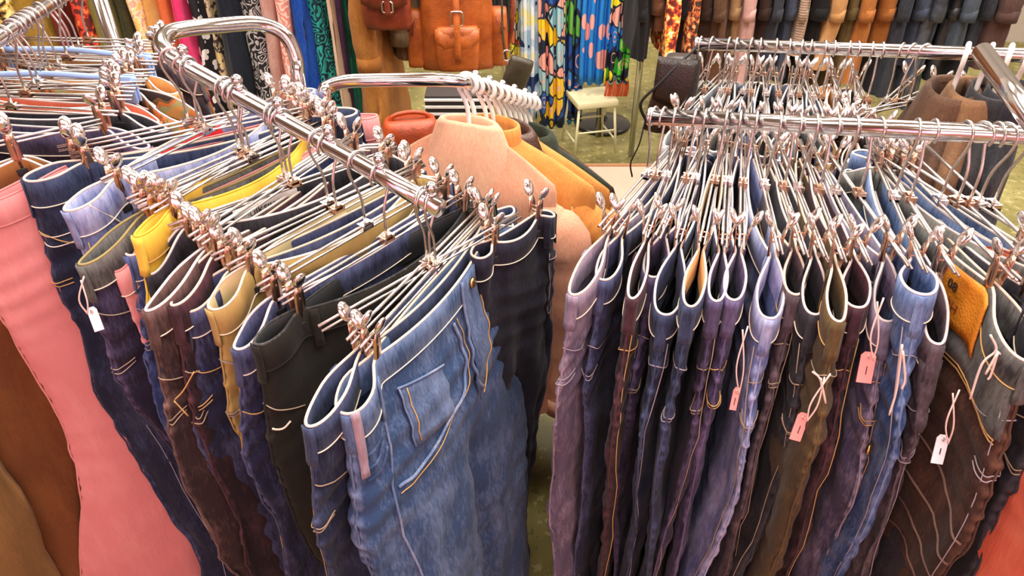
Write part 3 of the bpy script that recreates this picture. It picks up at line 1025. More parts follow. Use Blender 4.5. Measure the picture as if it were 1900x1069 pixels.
def jacket(name, label, cat, loc, yaw, mat, hw=.21, length=.68, thick=.06, neck=.062, z0=-.075, collar=None, collar_mat=None, sleeves=True, group=None, seed=1,
           cuff_mat=None, rings=30, nth=48, flare=.02, fold=1.0, ribs=0, sleeve_len=.56, sleeve_r=.054, slope=.085, collar_drop=.06, neckv=.036):
    r = random.Random(seed)
    ph = [r.uniform(0, 6.28) for _ in range(8)]
    t = thing(name, label, cat, loc, yaw, group)
    s = np.concatenate([np.linspace(0, .16, 10, endpoint=False), np.linspace(.16, length, rings - 10)])
    th = np.arange(nth) / nth * 2 * math.pi
    T, S = np.meshgrid(th, s)
    A = neck + (hw - neck) * np.clip((S - .015) / slope, 0, 1) ** .8 + flare * ss1(S, .2, length)
    W = neckv + (thick - neckv) * ss1(S, .02, .14) + .01 * ss1(S, .2, length)
    c, sn = np.cos(T), np.sin(T)
    u = A * np.sign(c) * np.abs(c) ** .75
    # shoulders thin out toward the ends
    endthin = 1 - .45 * ss1(np.abs(c), .5, 1.0) * (1 - ss1(S, .12, .3))
    v = W * np.sign(sn) * np.abs(sn) ** .8 * endthin
    g = ss1(S, .06, .3) * fold
    d = .006 * g * np.sin(3 * T + ph[0] + 3 * S) + .005 * g * np.sin(7 * T + ph[1] - 6 * S) + .003 * g * np.sin(11 * T + ph[2] + 9 * S) + .003 * g * np.sin(22 * S + 4 * np.sin(2 * T + ph[3]))
    v = v + d * np.sign(sn) + .01 * g * np.sin(4 * S + ph[4] + u * 8)
    u = u + d * .6 * np.sign(c)
    G = np.stack([u, v, z0 - S], -1)
    V = G.reshape(-1, 3)
    F = [(i * nth + (j + 1) % nth, i * nth + j, (i + 1) * nth + j, (i + 1) * nth + (j + 1) % nth) for i in range(len(s) - 1) for j in range(nth)]
    me = new_mesh('jacket_body', V, F)
    wear_attr(me, .1 * np.ones(len(V)))
    obj('body', me, mat, t)
    if sleeves:
        for sg in (-1, 1):
            q_ = sleeve_r / .054
            P = smooth_path([(sg * (hw - .085), 0, z0 - .035 - slope), (sg * (hw - .048), 0, z0 - .058 - slope), (sg * (hw - .020), 0, z0 - .092 - slope), (sg * (hw + .020), .004, z0 - .135 - slope), (sg * (hw + .034), .010 * sg, z0 - .26 - slope), (sg * (hw + .030), .016, z0 - .04 - slope - sleeve_len * .75), (sg * (hw + .026), .01, z0 - .04 - slope - sleeve_len)], 6)
            n = len(P)
            kr = np.interp(np.arange(n) / (n - 1), [0, .17, .33, .5, .67, .85, 1], [.018 * q_, .030 * q_, .043 * q_, .052 * q_, .052 * q_, .045 * q_, .040 * q_])
            rad = [kr[i] * (1 + (.035 * math.sin(i * 1.9 + ph[5]) + .03 * math.sin(i * .8 + ph[6])) * min(1, i / 12)) for i in range(n)]
            V, F = tube_geo(P, rad, 18)
            k = min(1.0, thick / sleeve_r + .15)
            V = [(x, y * k, z) for x, y, z in V]
            me = new_mesh('sleeve', V, F)
            wear_attr(me, .1 * np.ones(len(V)))
            sl = obj('sleeve', me, mat, t)
            e = P[-1]
            V, F = tube_geo([e + np.array([0, 0, .045]), e + np.array([0, 0, .02]), e + np.array([0, 0, -.004])], [rad[-1] * 1.06] * 3, 18)
            V = [(x, y * k, z) for x, y, z in V]
            obj('cuff', new_mesh('cuff', V, F), cuff_mat or mat, sl)
    if collar:
        prof = [(-.006, -.03), (-.003, .012), (.0, .026), (.007, .031), (.014, .024), (.024, -.004), (.036, -.03), (.05, -collar_drop)]
        if collar == 'stand':
            prof = [(-.004, -.03), (-.002, .015), (.0, .03), (.005, .031), (.007, .015), (.009, -.03)]
        n = 96
        an = np.arange(n) / n * 2 * math.pi
        rows = []
        for (o, z) in prof:
            rb = ribs * np.sin(an * 48)
            rx_ = (neck + .002 + o * 1.25 + rb) * np.cos(an)
            ry_ = (neckv + .002 + o * .8 + rb) * np.sin(an)
            zz = z0 + z - .016 - np.maximum(0, np.abs(np.cos(an)) - .3) * (max(o, 0) * .9)
            rows.append(np.stack([rx_, ry_, zz], -1))
        R = np.array(rows)
        V = R.reshape(-1, 3)
        F = [(i * n + (j + 1) % n, i * n + j, (i + 1) * n + j, (i + 1) * n + (j + 1) % n) for i in range(len(rows) - 1) for j in range(n)]
        me = new_mesh('collar', V, F)
        wear_attr(me, .2 * np.ones(len(V)))
        obj('collar', me, collar_mat or mat, t)
    return t


PEACH = denim('peach_cotton', srgb('c98a6d'), srgb('eab596'), .25)
RIBP = denim('peach_rib_knit', srgb('d29a7c'), srgb('f0bfa2'), .25)
OCHRE = denim('ochre_quilt', srgb('b97838'), srgb('e0a25c'), .3)
DKGREEN = denim('dark_green_knit', srgb('1d2218'), srgb('3d4430'), .3)
DKBROWN = leather('dark_brown_leather', srgb('4a2c20'), srgb('26150f'))
GA = 'jackets on the sloping rear arm'
arm2 = ARM2_B - ARM2_A
yaw2 = math.atan2(arm2[1], arm2[0]) - math.pi / 2


def on_arm2(k):
    return ARM2_A + arm2 * k


J = [(.03, PEACH, 'peach pink cotton jacket with ribbed collar at the front of the arm', dict(collar='fold', collar_mat=RIBP, ribs=.0009, cuff_mat=RIBP, hw=.182, collar_drop=.10, thick=.055, neckv=.013, neck=.05)),
     (.24, OCHRE, 'ochre quilted jacket with slanting seams behind the peach one', dict(hw=.235, thick=.05, collar='stand')),
     (.42, DKBROWN, 'dark brown leather jacket with a folded collar', dict(hw=.20, thick=.04, collar='fold')),
     (.58, OCHRE, 'ochre jacket half hidden behind the leather one', dict(hw=.24, thick=.04)),
     (.74, DKGREEN, 'dark green ribbed knit jacket on the rear arm', dict(hw=.22, thick=.05, collar='fold', ribs=.0015)),
     (.90, DKBROWN, 'brown jacket at the far end of the rear arm', dict(hw=.22, thick=.04))]
jk = []
for i, (k, m, lab, kw) in enumerate(J):
    h = on_arm2(k)
    jk.append(jacket('jacket', lab, 'jacket', h, yaw2 + .06 * math.sin(i * 2), m, group=GA, seed=40 + i, z0=-.085, **kw))
for i, k in enumerate((.03, .10, .24, .33, .42, .50, .58, .66, .74, .82, .90)):
    if k in (.10, .33, .50, .66, .82):
        lab = 'white plastic hanger between jackets, %s spare one along the rear arm' % ORD[(.10, .33, .50, .66, .82).index(k)]
    else:
        lab = 'white plastic hanger inside the ' + {.03: 'peach pink jacket', .24: 'front ochre quilted jacket', .42: 'dark brown leather jacket', .58: 'half hidden ochre jacket', .74: 'dark green knit jacket', .90: 'brown jacket at the arm end'}[k]
    place_plastic(on_arm2(k), yaw2 + .05 * math.sin(i * 3.1), lab, 'white plastic hangers on the rear arm')
# quilting lines and seams on the ochre jacket
for i in range(7):
    x = .02 + .03 * i
    tube('quilt_seam', [(x, -.058, -.20), (x + .02, -.060, -.30), (x + .05, -.062, -.45)], .0012, GOLDT, jk[1], 5)

# brown jackets on the rear rail, right
BROWNW = denim('brown_wool', srgb('3a2519'), srgb('6d4b34'), .3)
BROWN2 = denim('tan_brown_wool', srgb('5c3e28'), srgb('8a6444'), .3)
CHAR = denim('charcoal_wool', srgb('1c1a1c'), srgb('3c3a3e'), .3)
for i, (hx, m, lab, yw, hw) in enumerate([(1792, BROWNW, 'dark brown jacket on a white hanger at the rear rail', 62, .19), (1836, BROWN2, 'tan brown jacket behind the dark brown one on the rear rail', 58, .2), (1872, CHAR, 'charcoal jacket under the slanting chrome tube', 60, .18), (1905, BLACKD, 'black jacket at the right end of the rear rail', 62, .18)]):
    h = rail_t(R2A, R2B, hx)
    jacket('jacket', lab, 'jacket', h, math.radians(yw), m, hw=hw, thick=.04, group='jackets on the rear right rail', seed=80 + i, z0=-.075, collar='fold' if i < 2 else 'stand', length=.6)
    place_plastic(h, math.radians(yw), ['white plastic hanger in the dark brown jacket', 'cream plastic hanger in the tan brown jacket', 'white plastic hanger in the charcoal jacket', 'white plastic hanger in the black jacket at the rail end'][i], 'plastic hangers on the rear right rail')

# ------------------------------------------------------------------ upper left rack
LA, LB = D(-95, 132, 1.05), D(125, -14, 1.46)
rl = thing('garment_rack', 'chrome garment rack arm in the upper left corner', 'garment rack', (float(LB[0] - .02), float(LB[1] + .25), 0))
RL = np.array(rl.location)
LE = LB + (LB - LA) * .32
LT = LA - (LB - LA) * .25
tube('arm', [LT - RL, LA - RL, (LA + LB) / 2 - RL, LB - RL, LE - RL], .0125, CHROME, rl, 20)
tube('side_arm', smooth_path([LT - RL, LT + (-.08, -.04, 0) - RL, np.array([-1.06, .735, LT[2]]) - RL, np.array([-1.22, .72, LT[2]]) - RL], 5), .0125, CHROME, rl, 16)
tube('post', [np.array([LE[0], LE[1], .05]) - RL, np.array([LE[0], LE[1], .7]) - RL, LE + (0, 0, .06) - RL], .016, CHROME, rl, 18)
obj('base', new_mesh('base', *merge(box_geo((LE[0] - RL[0], LE[1] - RL[1], .025), (.6, .05, .03), .006), box_geo((LE[0] - RL[0], LE[1] - RL[1], .026), (.05, .6, .03), .006)), False), CHROME, rl)
CAMO = printed('camouflage_print', 'blot', [srgb('2a1512'), srgb('6b4a26'), srgb('c06a32'), srgb('9b9160'), srgb('c58a4e')], 15)
GLL = 'trousers on the upper left arm'
UL = [(-.10, RUST, 'rust brown trousers', 'rust brown trousers at the lower left edge behind the pink pair', 35, .17, dict(thick=.025, shift=-.06)),
      (.10, TANC, 'tan cotton trousers', 'tan cotton trousers in the bottom left corner', 36, .20, dict(thick=.03)),
      (.26, PURPLE, 'dusky purple trousers', 'dusky purple trousers in the upper left rack, nearest to the pink pair', -8, .22, {}),
      (.38, BLACKD, 'black jeans in the upper left rack', 'black jeans with a pale edge in the upper left rack', -4, .23, {}),
      (.50, SALMON, 'salmon trousers in the upper left rack', 'salmon trousers squeezed between dark ones in the upper left rack', -10, .21, {}),
      (.58, BROWN, 'brown jeans in the upper left rack', 'brown jeans with a grey waistband in the upper left rack', -2, .18, {}),
      (.70, CAMO, 'camouflage trousers', 'orange and brown camouflage trousers hanging lower than their neighbours', -16, .29, dict(thick=.03, loop=.03, droop=.05)),
      (.80, TANOR, 'orange tan trousers behind the camouflage pair', 'orange tan trousers with open waist beside the camouflage pair', -8, .21, dict(loop=.02)),
      (.94, GREYB, 'grey-brown jeans at the back of the upper left rack', 'grey brown jeans at the back of the upper left rack', 2, .22, {}),
      (1.06, RUST, 'russet trousers at the back of the upper left rack', 'russet trousers at the back of the upper left rack', -5, .22, {})]
for i, (k, m, short, lab, yw, a, kw) in enumerate(UL):
    h = LA + (LB - LA) * k if m is not TANC else np.array([-1.06, .735, LT[2]])
    kw = dict(dict(thick=.016, loop=.015), **kw)
    sh_ = kw.pop('shift', 0.0)
    p = Pants(a=a, drop=.13, clip=min(.155, a * .7), seed=400 + i, **kw)
    hl = h + sh_ * np.array([math.cos(math.radians(yw)), math.sin(math.radians(yw)), 0])
    build_pants('trousers', lab, 'trousers', hl, math.radians(180 + yw), p, m, group=GLL, loops=(.0, .1), nth=48, nss=28, seam=False)
    place_hanger(i % 2, h, math.radians(yw), 'chrome clip hanger carrying the ' + short, 'clip hangers on the upper left arm', min(.155, a * .7), shift=sh_)
for i, (k, yw) in enumerate(((.46, 6), (.62, 3), (.88, -6))):
    h = LA + (LB - LA) * k
    place_hanger(i % 2, h, math.radians(yw), 'empty chrome clip hanger in the upper left rack, ' + ('nearest of the three', 'middle of the three', 'farthest of the three')[i], 'empty hangers on the upper left arm', .13)


def plastic_clip_hanger(loc, yaw, label):
    t = thing('clear_plastic_hanger', label, 'hanger', loc, yaw, 'clear blue hangers on the upper left arm')
    r = .0163
    zc = .0125 + .0021 - r
    arc = [(r * math.cos(a), 0, zc + r * math.sin(a)) for a in np.radians(np.linspace(-35, 180, 16))] + [(-r * .8, 0, zc - .02), (0, 0, -.05), (0, 0, -.085)]
    tube('hook', smooth_path(arc, 2), .0020, WIRE, t, 8)
    P = [(-.17, 0, -.098), (-.1, 0, -.094), (0, 0, -.09), (.1, 0, -.094), (.17, 0, -.098)]
    V, F = tube_geo(smooth_path(P, 4), .0055, 8)
    obj('arm', new_mesh('arm', [(x, y * .6, z) for x, y, z in V], F), CLEARP, t)
    for x in (-.155, .155):
        V, F = merge(box_geo((0, .006, -.115), (.022, .004, .05), .0015), box_geo((0, -.006, -.115), (.022, .004, .05), .0015))
        obj('clip', new_mesh('clip', V, F), CLEARP, t, (x, 0, 0))


plastic_clip_hanger(LA + (LB - LA) * .54, math.radians(-3), 'clear blue plastic clip hanger lying across the upper left rack')
plastic_clip_hanger(LA + (LB - LA) * .84, math.radians(-9), 'clear blue plastic clip hanger farther back in the upper left rack')

# ------------------------------------------------------------------ background clothes
def back_rail(name, label, p0, p1, z):
    t = thing(name, label, 'clothes rail', (p0[0], p0[1], 0))
    d = np.array([p1[0] - p0[0], p1[1] - p0[1], 0])
    tube('rail', [(0, 0, z), tuple(d / 2 + np.array([0, 0, z])), tuple(d + np.array([0, 0, z]))], .015, CHROME, t, 14)
    for q in (0, 1):
        tube('post', [d * q + np.array([0, 0, .0]), d * q + np.array([0, 0, z * .5]), d * q + np.array([0, 0, z])], .015, CHROME, t, 12)
    return t


def back_item(pxl, pxr, py, yn, ztop, zbot, mat, label, cat, name, sleeves=False, depth=.42, group='', seed=1, flare=.02, yaw=0.0):
    a = Yp(pxl, py, yn)
    b = Yp(pxr, py, yn)
    w_ = abs(b[0] - a[0])
    hw = depth / 2
    loc = ((a[0] + b[0]) / 2, yn + hw, ztop)
    th = max(.012, w_ * .56 - .004)
    return jacket(name, label, cat, loc, math.radians(90 + yaw), mat, hw=hw - (.05 if sleeves else .0), length=ztop - zbot, thick=th, neck=.05, z0=0, sleeves=sleeves, group=group, seed=seed, rings=26, nth=36, flare=flare,
                  sleeve_r=max(.02, min(.055, w_ * .5)), fold=min(1.0, th / .03), sleeve_len=min(.62, ztop - zbot - .2))


C_ = plain
DR = [
    (-30, 34, printed('leopard_print', 'blot', [srgb('2a1a10'), srgb('8a6a2a'), srgb('d8b45a'), srgb('f0dc98')], 40), 'yellow and brown spotted dress in the top left corner', 'dress'),
    (34, 84, denim('mustard_cloth', srgb('8a6a20'), srgb('c8a04a'), .5), 'mustard dress beside the spotted one in the corner', 'dress'),
    (84, 128, denim('brick_cloth', srgb('6a1f14'), srgb('b8452c'), .4), 'brick red dress above the upper left rack', 'dress'),
    (128, 168, printed('flame_print', 'blot', [srgb('5a1410'), srgb('c8391c'), srgb('e87a3c')], 30), 'orange red printed dress left of the olive skirt', 'dress'),
    (168, 215, denim('olive_cloth', srgb('6b642e'), srgb('a89f5a'), .4), 'olive green skirt above the upper left rack', 'skirt'),
    (215, 250, denim('dark_olive_cloth', srgb('34311b'), srgb('6a6538'), .4), 'dark olive skirt beside the lighter olive one', 'skirt'),
    (248, 275, printed('cream_floral', 'blot', [srgb('d9a08a'), srgb('f0d2a8'), srgb('e7b765')], 40), 'cream floral dress left of the orange one', 'dress'),
    (275, 300, denim('gold_silk', srgb('c98f4a'), srgb('f2c98a'), .5), 'gold coloured dress beside the cream floral one', 'dress'),
    (300, 326, denim('orange_silk', srgb('d86a3c'), srgb('f5a06a'), .4), 'orange dress left of the hot pink one', 'dress'),
    (326, 352, denim('hot_pink_silk', srgb('d02a62'), srgb('f0588c'), .3), 'hot pink dress near the bent chrome tube', 'dress'),
    (352, 384, printed('polka_black', 'polka', [srgb('16131a'), srgb('e8e0dc')], 34), 'black dress with white polka dots', 'dress'),
    (384, 402, printed('beige_print', 'blot', [srgb('4a3a30'), srgb('d8bfa0'), srgb('e6c77c')], 48), 'beige printed dress right of the polka dots', 'dress'),
    (402, 440, denim('ink_crepe', srgb('101520'), srgb('2b3346'), .3), 'ink black dress above the bent tube', 'dress'),
    (440, 478, printed('mono_print', 'squiggle', [srgb('1a181c'), srgb('b9b4b4')], 26), 'black and white squiggle print dress', 'dress'),
    (478, 510, denim('rose_beige', srgb('b78a80'), srgb('e6c6ba'), .4), 'rose beige dress right of the squiggle print', 'dress'),
    (510, 540, printed('coral_print', 'squiggle', [srgb('e88f80'), srgb('f7d0c4')], 18), 'coral pink dress with pale line print', 'dress'),
    (540, 580, denim('royal_blue_satin', srgb('0c3fa0'), srgb('3f7ad8'), .35), 'royal blue dress beside the teal print', 'dress'),
    (576, 612, printed('teal_print', 'squiggle', [srgb('0c2f3a'), srgb('2aa8a0')], 24), 'teal dress with dark squiggle print', 'dress'),
    (610, 626, denim('cream_wool', srgb('c7a88c'), srgb('efd9c2'), .3), 'narrow cream garment between teal and green', 'dress'),
    (624, 640, denim('plum_wool', srgb('3b2440'), srgb('6a4a6a'), .3), 'plum garment below the green one', 'dress'),
    (634, 660, denim('emerald_cloth', srgb('0d5a45'), srgb('2f9272'), .3), 'emerald green dress left of the camel coat', 'dress'),
]
back_rail('clothes_rail', 'chrome rail behind the left racks carrying the dresses', (float(Yp(-30, 20, 2.7)[0]) - .1, 2.92), (float(Yp(700, 20, 2.7)[0]), 2.92), 1.52)
for i, (l, r_, m, lab, cat) in enumerate(DR):
    back_item(l, r_, 40, 2.68 + .03 * (i % 3), 1.46, .30 + .05 * (i % 4), m, lab, cat, cat, False, .44, 'dresses on the back rail', 500 + i, .03)
# camel suede coat
CAMEL = denim('camel_suede', srgb('9a5f28'), srgb('cf9850'), .35)
back_item(650, 708, 40, 2.62, 1.46, .36, CAMEL, 'camel suede coat left of the leather bags', 'coat', 'coat', True, .5, 'dresses on the back rail', 530, .05)
KH = denim('khaki_jacket_cloth', srgb('5a4630'), srgb('a58a64'), .4)
back_item(722, 772, 60, 2.66, 1.42, .72, KH, 'khaki canvas jacket between the two leather bags', 'jacket', 'jacket', True, .4, 'dresses on the back rail', 531, .0)

CT = [
    (1186, 1210, denim('black_wool', srgb('0b0a0c'), srgb('26242a'), .3), 'long black coat right of the patterned towels', 'coat'),
    (1210, 1238, denim('chestnut_suede', srgb('55331f'), srgb('80553a'), .3), 'chestnut brown coat right of the black one', 'coat'),
    (1236, 1264, printed('fire_print', 'blot', [srgb('6a1f14'), srgb('d8452a'), srgb('f2b83c'), srgb('efe0c0')], 42), 'red and yellow printed dress among the coats', 'dress'),
    (1262, 1286, denim('black_wool_two', srgb('0e0d10'), srgb('2a282e'), .3), 'narrow black coat right of the red printed dress', 'coat'),
    (1284, 1304, printed('autumn_print', 'blot', [srgb('3a2218'), srgb('b5562a'), srgb('d8b070')], 50), 'autumn coloured printed dress above the rail end', 'dress'),
    (1302, 1330, denim('dark_brown_cloth', srgb('2a1a14'), srgb('5a4034'), .3), 'dark brown coat left of the tan ones', 'coat'),
    (1328, 1356, denim('umber_cloth', srgb('4a3222'), srgb('7d5a40'), .3), 'umber brown coat beside the dark brown one', 'coat'),
    (1356, 1384, denim('tan_coat_cloth', srgb('8a6a4a'), srgb('b8946c'), .3), 'tan coat left of the pale pink one', 'coat'),
    (1384, 1412, denim('pale_pink_coat', srgb('b48a84'), srgb('dab4ac'), .3), 'pale dusty pink coat among the brown ones', 'coat'),
    (1412, 1440, MATS['dark_brown_cloth'], 'dark brown coat right of the pale pink one', 'coat'),
    (1440, 1462, denim('slate_coat', srgb('24262e'), srgb('4c505c'), .3), 'slate grey coat, third right of the pale pink one', 'coat'),
    (1460, 1488, denim('blue_grey_coat', srgb('323848'), srgb('5f6880'), .3), 'blue grey coat left of the beige striped one', 'coat'),
    (1488, 1508, printed('beige_stripe', 'stripes', [srgb('6a5248'), srgb('cdb49a'), srgb('a58a78')], 30), 'beige striped coat between blue grey and black', 'coat'),
    (1508, 1548, MATS['black_wool'], 'wide black coat above the rear rail', 'coat'),
    (1546, 1580, denim('sand_suede', srgb('a87a4c'), srgb('d6aa78'), .3), 'sand coloured suede coat right of the wide black one', 'coat'),
    (1578, 1602, denim('moss_cloth', srgb('57482a'), srgb('86734a'), .3), 'moss brown coat between two suede ones', 'coat'),
    (1600, 1634, denim('caramel_suede', srgb('94592a'), srgb('c5843f'), .3), 'caramel suede coat with a visible cuff', 'coat'),
    (1632, 1672, denim('rust_suede', srgb('8a5224'), srgb('ba7a3a'), .3), 'rust coloured suede coat, rightmost of the orange ones', 'coat'),
    (1672, 1702, MATS['slate_coat'], 'slate leather coat right of the rust suede', 'coat'),
    (1700, 1734, MATS['blue_grey_coat'], 'blue grey leather coat, second right of the rust suede', 'coat'),
    (1734, 1766, leather('grey_leather', srgb('4a505c'), srgb('1e2128')), 'grey leather coat with a sheen', 'coat'),
    (1766, 1792, leather('black_leather', srgb('2a2c32'), srgb('0c0c10')), 'black leather coat right of the grey leather one', 'coat'),
    (1790, 1826, denim('steel_cloth', srgb('3c4450'), srgb('5f6a78'), .3), 'wide steel grey coat near the right edge', 'coat'),
    (1824, 1856, MATS['slate_coat'], 'slate coat left of the brown coat at the right edge', 'coat'),
    (1856, 1905, denim('cocoa_cloth', srgb('4a3430'), srgb('725650'), .3), 'cocoa brown coat cut off by the right edge', 'coat'),
]
back_rail('clothes_rail', 'chrome rail at the back right carrying the coats', (float(Yp(1222, 20, 3.1)[0]), 3.40), (float(Yp(1920, 20, 3.1)[0]) + .1, 3.40), 1.56)
for i, (l, r_, m, lab, cat) in enumerate(CT):
    back_item(l, r_, 30, 3.08 + .03 * (i % 2), 1.50, .36 + .06 * ((i * 7) % 5) + (.22 if i < 2 else 0), m, lab, cat, cat, cat == 'coat', .46, 'coats on the back rail', 540 + i, .02)


# ------------------------------------------------------------------ leather bags
TANL = leather('orange_tan_leather', srgb('c06428'), srgb('8a3d14'))
REDL = leather('red_brown_leather', srgb('8a3820'), srgb('541d10'))


def rounded_slab(w_, d_, h_, n=32, m=14, pw=4.0, topk=.92, bulge=.06):
    rows = []
    for i in range(m + 1):
        f = i / m
        z = h_ * f
        e = min(1.0, math.sin(min(f, 1 - f) * math.pi / .5 * .5) ** .35 if 0 < f < 1 else .35)
        k = (1 - (1 - topk) * f)
        ring = []
        for j in range(n):
            a = 2 * math.pi * j / n
            c, s_ = math.cos(a), math.sin(a)
            q = (abs(c) ** pw + abs(s_) ** pw) ** (-1 / pw)
            ring.append((w_ / 2 * q * c * k * (.86 + .14 * e), d_ / 2 * q * s_ * (.5 + .5 * e) * (1 + bulge * math.sin(9 * a + 7 * f)), z))
        rows.append(ring)
    V = [p for r_ in rows for p in r_]
    F = [(i * n + j, i * n + (j + 1) % n, (i + 1) * n + (j + 1) % n, (i + 1) * n + j) for i in range(m) for j in range(n)]
    F.append(tuple(range(n))[::-1])
    F.append(tuple(m * n + j for j in range(n)))
    return V, F


def buckle(parent, x, y, z, w_, h_, tilt=0):
    P = [(-w_ / 2, 0, -h_ / 2), (w_ / 2, 0, -h_ / 2), (w_ / 2, 0, h_ / 2), (-w_ / 2, 0, h_ / 2)]
    Q = []
    for i in range(4):
        a, b = np.array(P[i]), np.array(P[(i + 1) % 4])
        for k in (.12, .5, .88):
            Q.append(a + (b - a) * k)
    o = tube('buckle', Q, .0032, NICKEL, parent, 6, True)
    o.location = (x, y, z)
    o.rotation_euler = (tilt, 0, 0)
    return o


b0 = Yp(848, 140, 2.62)
bp = thing('leather_backpack', 'orange tan leather backpack with buckled strap and front pocket', 'backpack', (b0[0], 2.72, b0[2]), math.radians(4))
V, F = rounded_slab(.29, .15, .40, topk=.8)
obj('body', new_mesh('body', V, F), TANL, bp)
V, F = rounded_slab(.15, .06, .155, 24, 10, 3.5, 1.05)
obj('front_pocket', new_mesh('front_pocket', V, F), TANL, bp, (0, -.085, .015))
G = [[(x * (.078 if k < 3 else .05), -.098 - .016 * math.sin(k / 4 * 2.6), .165 - .075 * k / 4 - (.0 if k < 4 else .006 * (1 - x * x) * 3)) for x in np.linspace(-1, 1, 9)] for k in range(5)]
obj('pocket_flap', new_mesh('pocket_flap', *sheet_geo(G, .003)), TANL, bp)
for sx in (-1, 1):
    V, F = rounded_slab(.07, .09, .20, 20, 10, 3, .9)
    obj('side_pocket', new_mesh('side_pocket', V, F), TANL, bp, (sx * .15, -.01, .01))
    tube('drawstring', smooth_path([(sx * .16, -.05, .13), (sx * .155, -.075, .16), (sx * .14, -.06, .19), (sx * .17, -.06, .15)], 4), .003, REDL, bp, 6)
G = [[(x * .011, -.083 - .042 * min(1, k / 6), .36 - .30 * k / 10) for x in (-1, 0, 1)] for k in range(11)]
obj('strap', new_mesh('strap', *sheet_geo(G, .003)), TANL, bp)
buckle(bp, 0, -.118, .205, .042, .048)
G = [[(x * .13, -.075 - .012 * math.sin(k / 6 * 3), .42 - .09 * k / 6 - .02 * (1 - x * x) * (k / 6)) for x in np.linspace(-1, 1, 11)] for k in range(7)]
obj('top_flap', new_mesh('top_flap', *sheet_geo(G, .004)), TANL, bp)
tube('shoulder_strap', smooth_path([(.11, .05, .36), (.19, .0, .30), (.20, -.02, .16), (.17, .0, .02)], 6), .008, REDL, bp, 8)

c0 = Yp(716, 66, 2.5)
bg = thing('leather_satchel', 'small red brown leather satchel with a square buckle', 'bag', (c0[0], 2.58, c0[2]), 0)
V, F = rounded_slab(.165, .07, .21, 28, 12, 3.2, .95)
obj('body', new_mesh('body', V, F), REDL, bg)
G = [[(x * .085 * (1 if k < 4 else .9), -.038 - .014 * math.sin(k / 6 * 2.6), .215 - .12 * k / 6 - .02 * (1 - x * x) * k / 6) for x in np.linspace(-1, 1, 11)] for k in range(7)]
obj('flap', new_mesh('flap', *sheet_geo(G, .004)), REDL, bg)
buckle(bg, .01, -.056, .085, .034, .034)
G = [[(.01 + x * .010, -.056, .13 - .075 * k / 5) for x in (-1, 0, 1)] for k in range(6)]
obj('strap', new_mesh('strap', *sheet_geo(G, .003)), REDL, bg)
tube('shoulder_strap', smooth_path([(-.08, 0, .18), (-.075, .02, .4), (0, .05, .62), (.075, .02, .4), (.08, 0, .18)], 6), .006, REDL, bg, 8)

# dark shoulder bag pieces right of the backpack
d0 = Yp(950, 165, 2.45)
sb = thing('flat_leather_bag', 'flat dark olive leather bag hanging beside the backpack', 'bag', (d0[0], 2.45, d0[2]), math.radians(10))
V, F = rounded_slab(.085, .03, .11, 24, 8, 5, 1.0)
o = obj('body', new_mesh('body', V, F), leather('olive_black_leather', srgb('4a4030'), srgb('2a241a')), sb, None, (0, .35, 0))
tube('strap', smooth_path([(-.02, 0, .10), (-.03, .01, .2), (-.02, .05, .4), (.01, .05, .52)], 5), .004, MATS['olive_black_leather'], sb, 6)
o_ring = [(-.02 + .014 * math.cos(a), -.01, .12 + .018 * math.sin(a)) for a in np.linspace(0, 6.28, 14)[:-1]]
tube('ring', o_ring, .0022, NICKEL, sb, 6, True)

# orange bag low between the racks
e0 = Yp(762, 292, 2.0)
ob = thing('orange_bag', 'bright orange bag half hidden below the backpack', 'bag', (e0[0], 2.05, e0[2] - .05), .2)
V, F = rounded_slab(.2, .12, .15, 24, 10, 3, .8)
obj('body', new_mesh('body', V, F), leather('orange_leather', srgb('b04418'), srgb('7a2c0e')), ob)
tube('handle', smooth_path([(-.06, 0, .13), (-.05, 0, .16), (.0, 0, .17), (.05, 0, .16), (.06, 0, .13)], 5), .007, MATS['orange_leather'], ob, 8)
pl_ = thing('display_box', 'dark brown display box under the orange bag', 'box', (e0[0], 2.07, 0))
box('body', (0, 0, (e0[2] - .06) / 2), (.26, .2, e0[2] - .06), plain('dark_box', (.05, .03, .025), .7), pl_, .004)
box('lid', (0, 0, e0[2] - .055), (.27, .21, .012), MATS['dark_box'], pl_, .003)
# slatted crate behind the jackets
f0 = Yp(850, 235, 2.25)
cr = thing('slatted_crate', 'dark crate with thin white slats behind the white hangers', 'crate', (f0[0], 2.3, 0))
box('body', (0, .06, f0[2] / 2), (.22, .1, f0[2] + .16), plain('dark_crate', (.03, .022, .02), .7), cr, .004)
for i in range(7):
    box('slat', (0, 0, f0[2] + .07 - .024 * i), (.22, .01, .006), WHITEP, cr)

# black bag on the end of the rear rail
g0 = D(1238, 210, 1.66)
bb = thing('black_leather_bag', 'black brown leather bag hung at the left end of the rear rail', 'bag', (g0[0], g0[1], g0[2] - .04), math.radians(-20))
V, F = rounded_slab(.11, .07, .17, 26, 12, 3, .72)
V = [(x + .02 * (z / .17), y, z) for x, y, z in V]
obj('body', new_mesh('body', V, F), leather('black_brown_leather', srgb('2c1914'), srgb('0d0807')), bb)
tube('strap', smooth_path([(-.04, -.02, .02), (-.055, -.04, .07), (-.02, -.045, .12), (.02, -.03, .17), (.05, 0, .20)], 6), .0035, RUBBER, bb, 6)
tube('strap', smooth_path([(-.045, -.02, .02), (-.05, -.03, -.03), (-.065, -.03, -.08), (-.06, -.02, -.12)], 6), .002, RUBBER, bb, 6)
G = [[(.012 + x * .042, -.030 - .012 * math.sin(k / 6 * 2.4), .175 - .09 * k / 6 - .012 * (1 - x * x) * k / 6) for x in np.linspace(-1, 1, 9)] for k in range(7)]
obj('flap', new_mesh('flap', *sheet_geo(G, .003)), MATS['black_brown_leather'], bb)

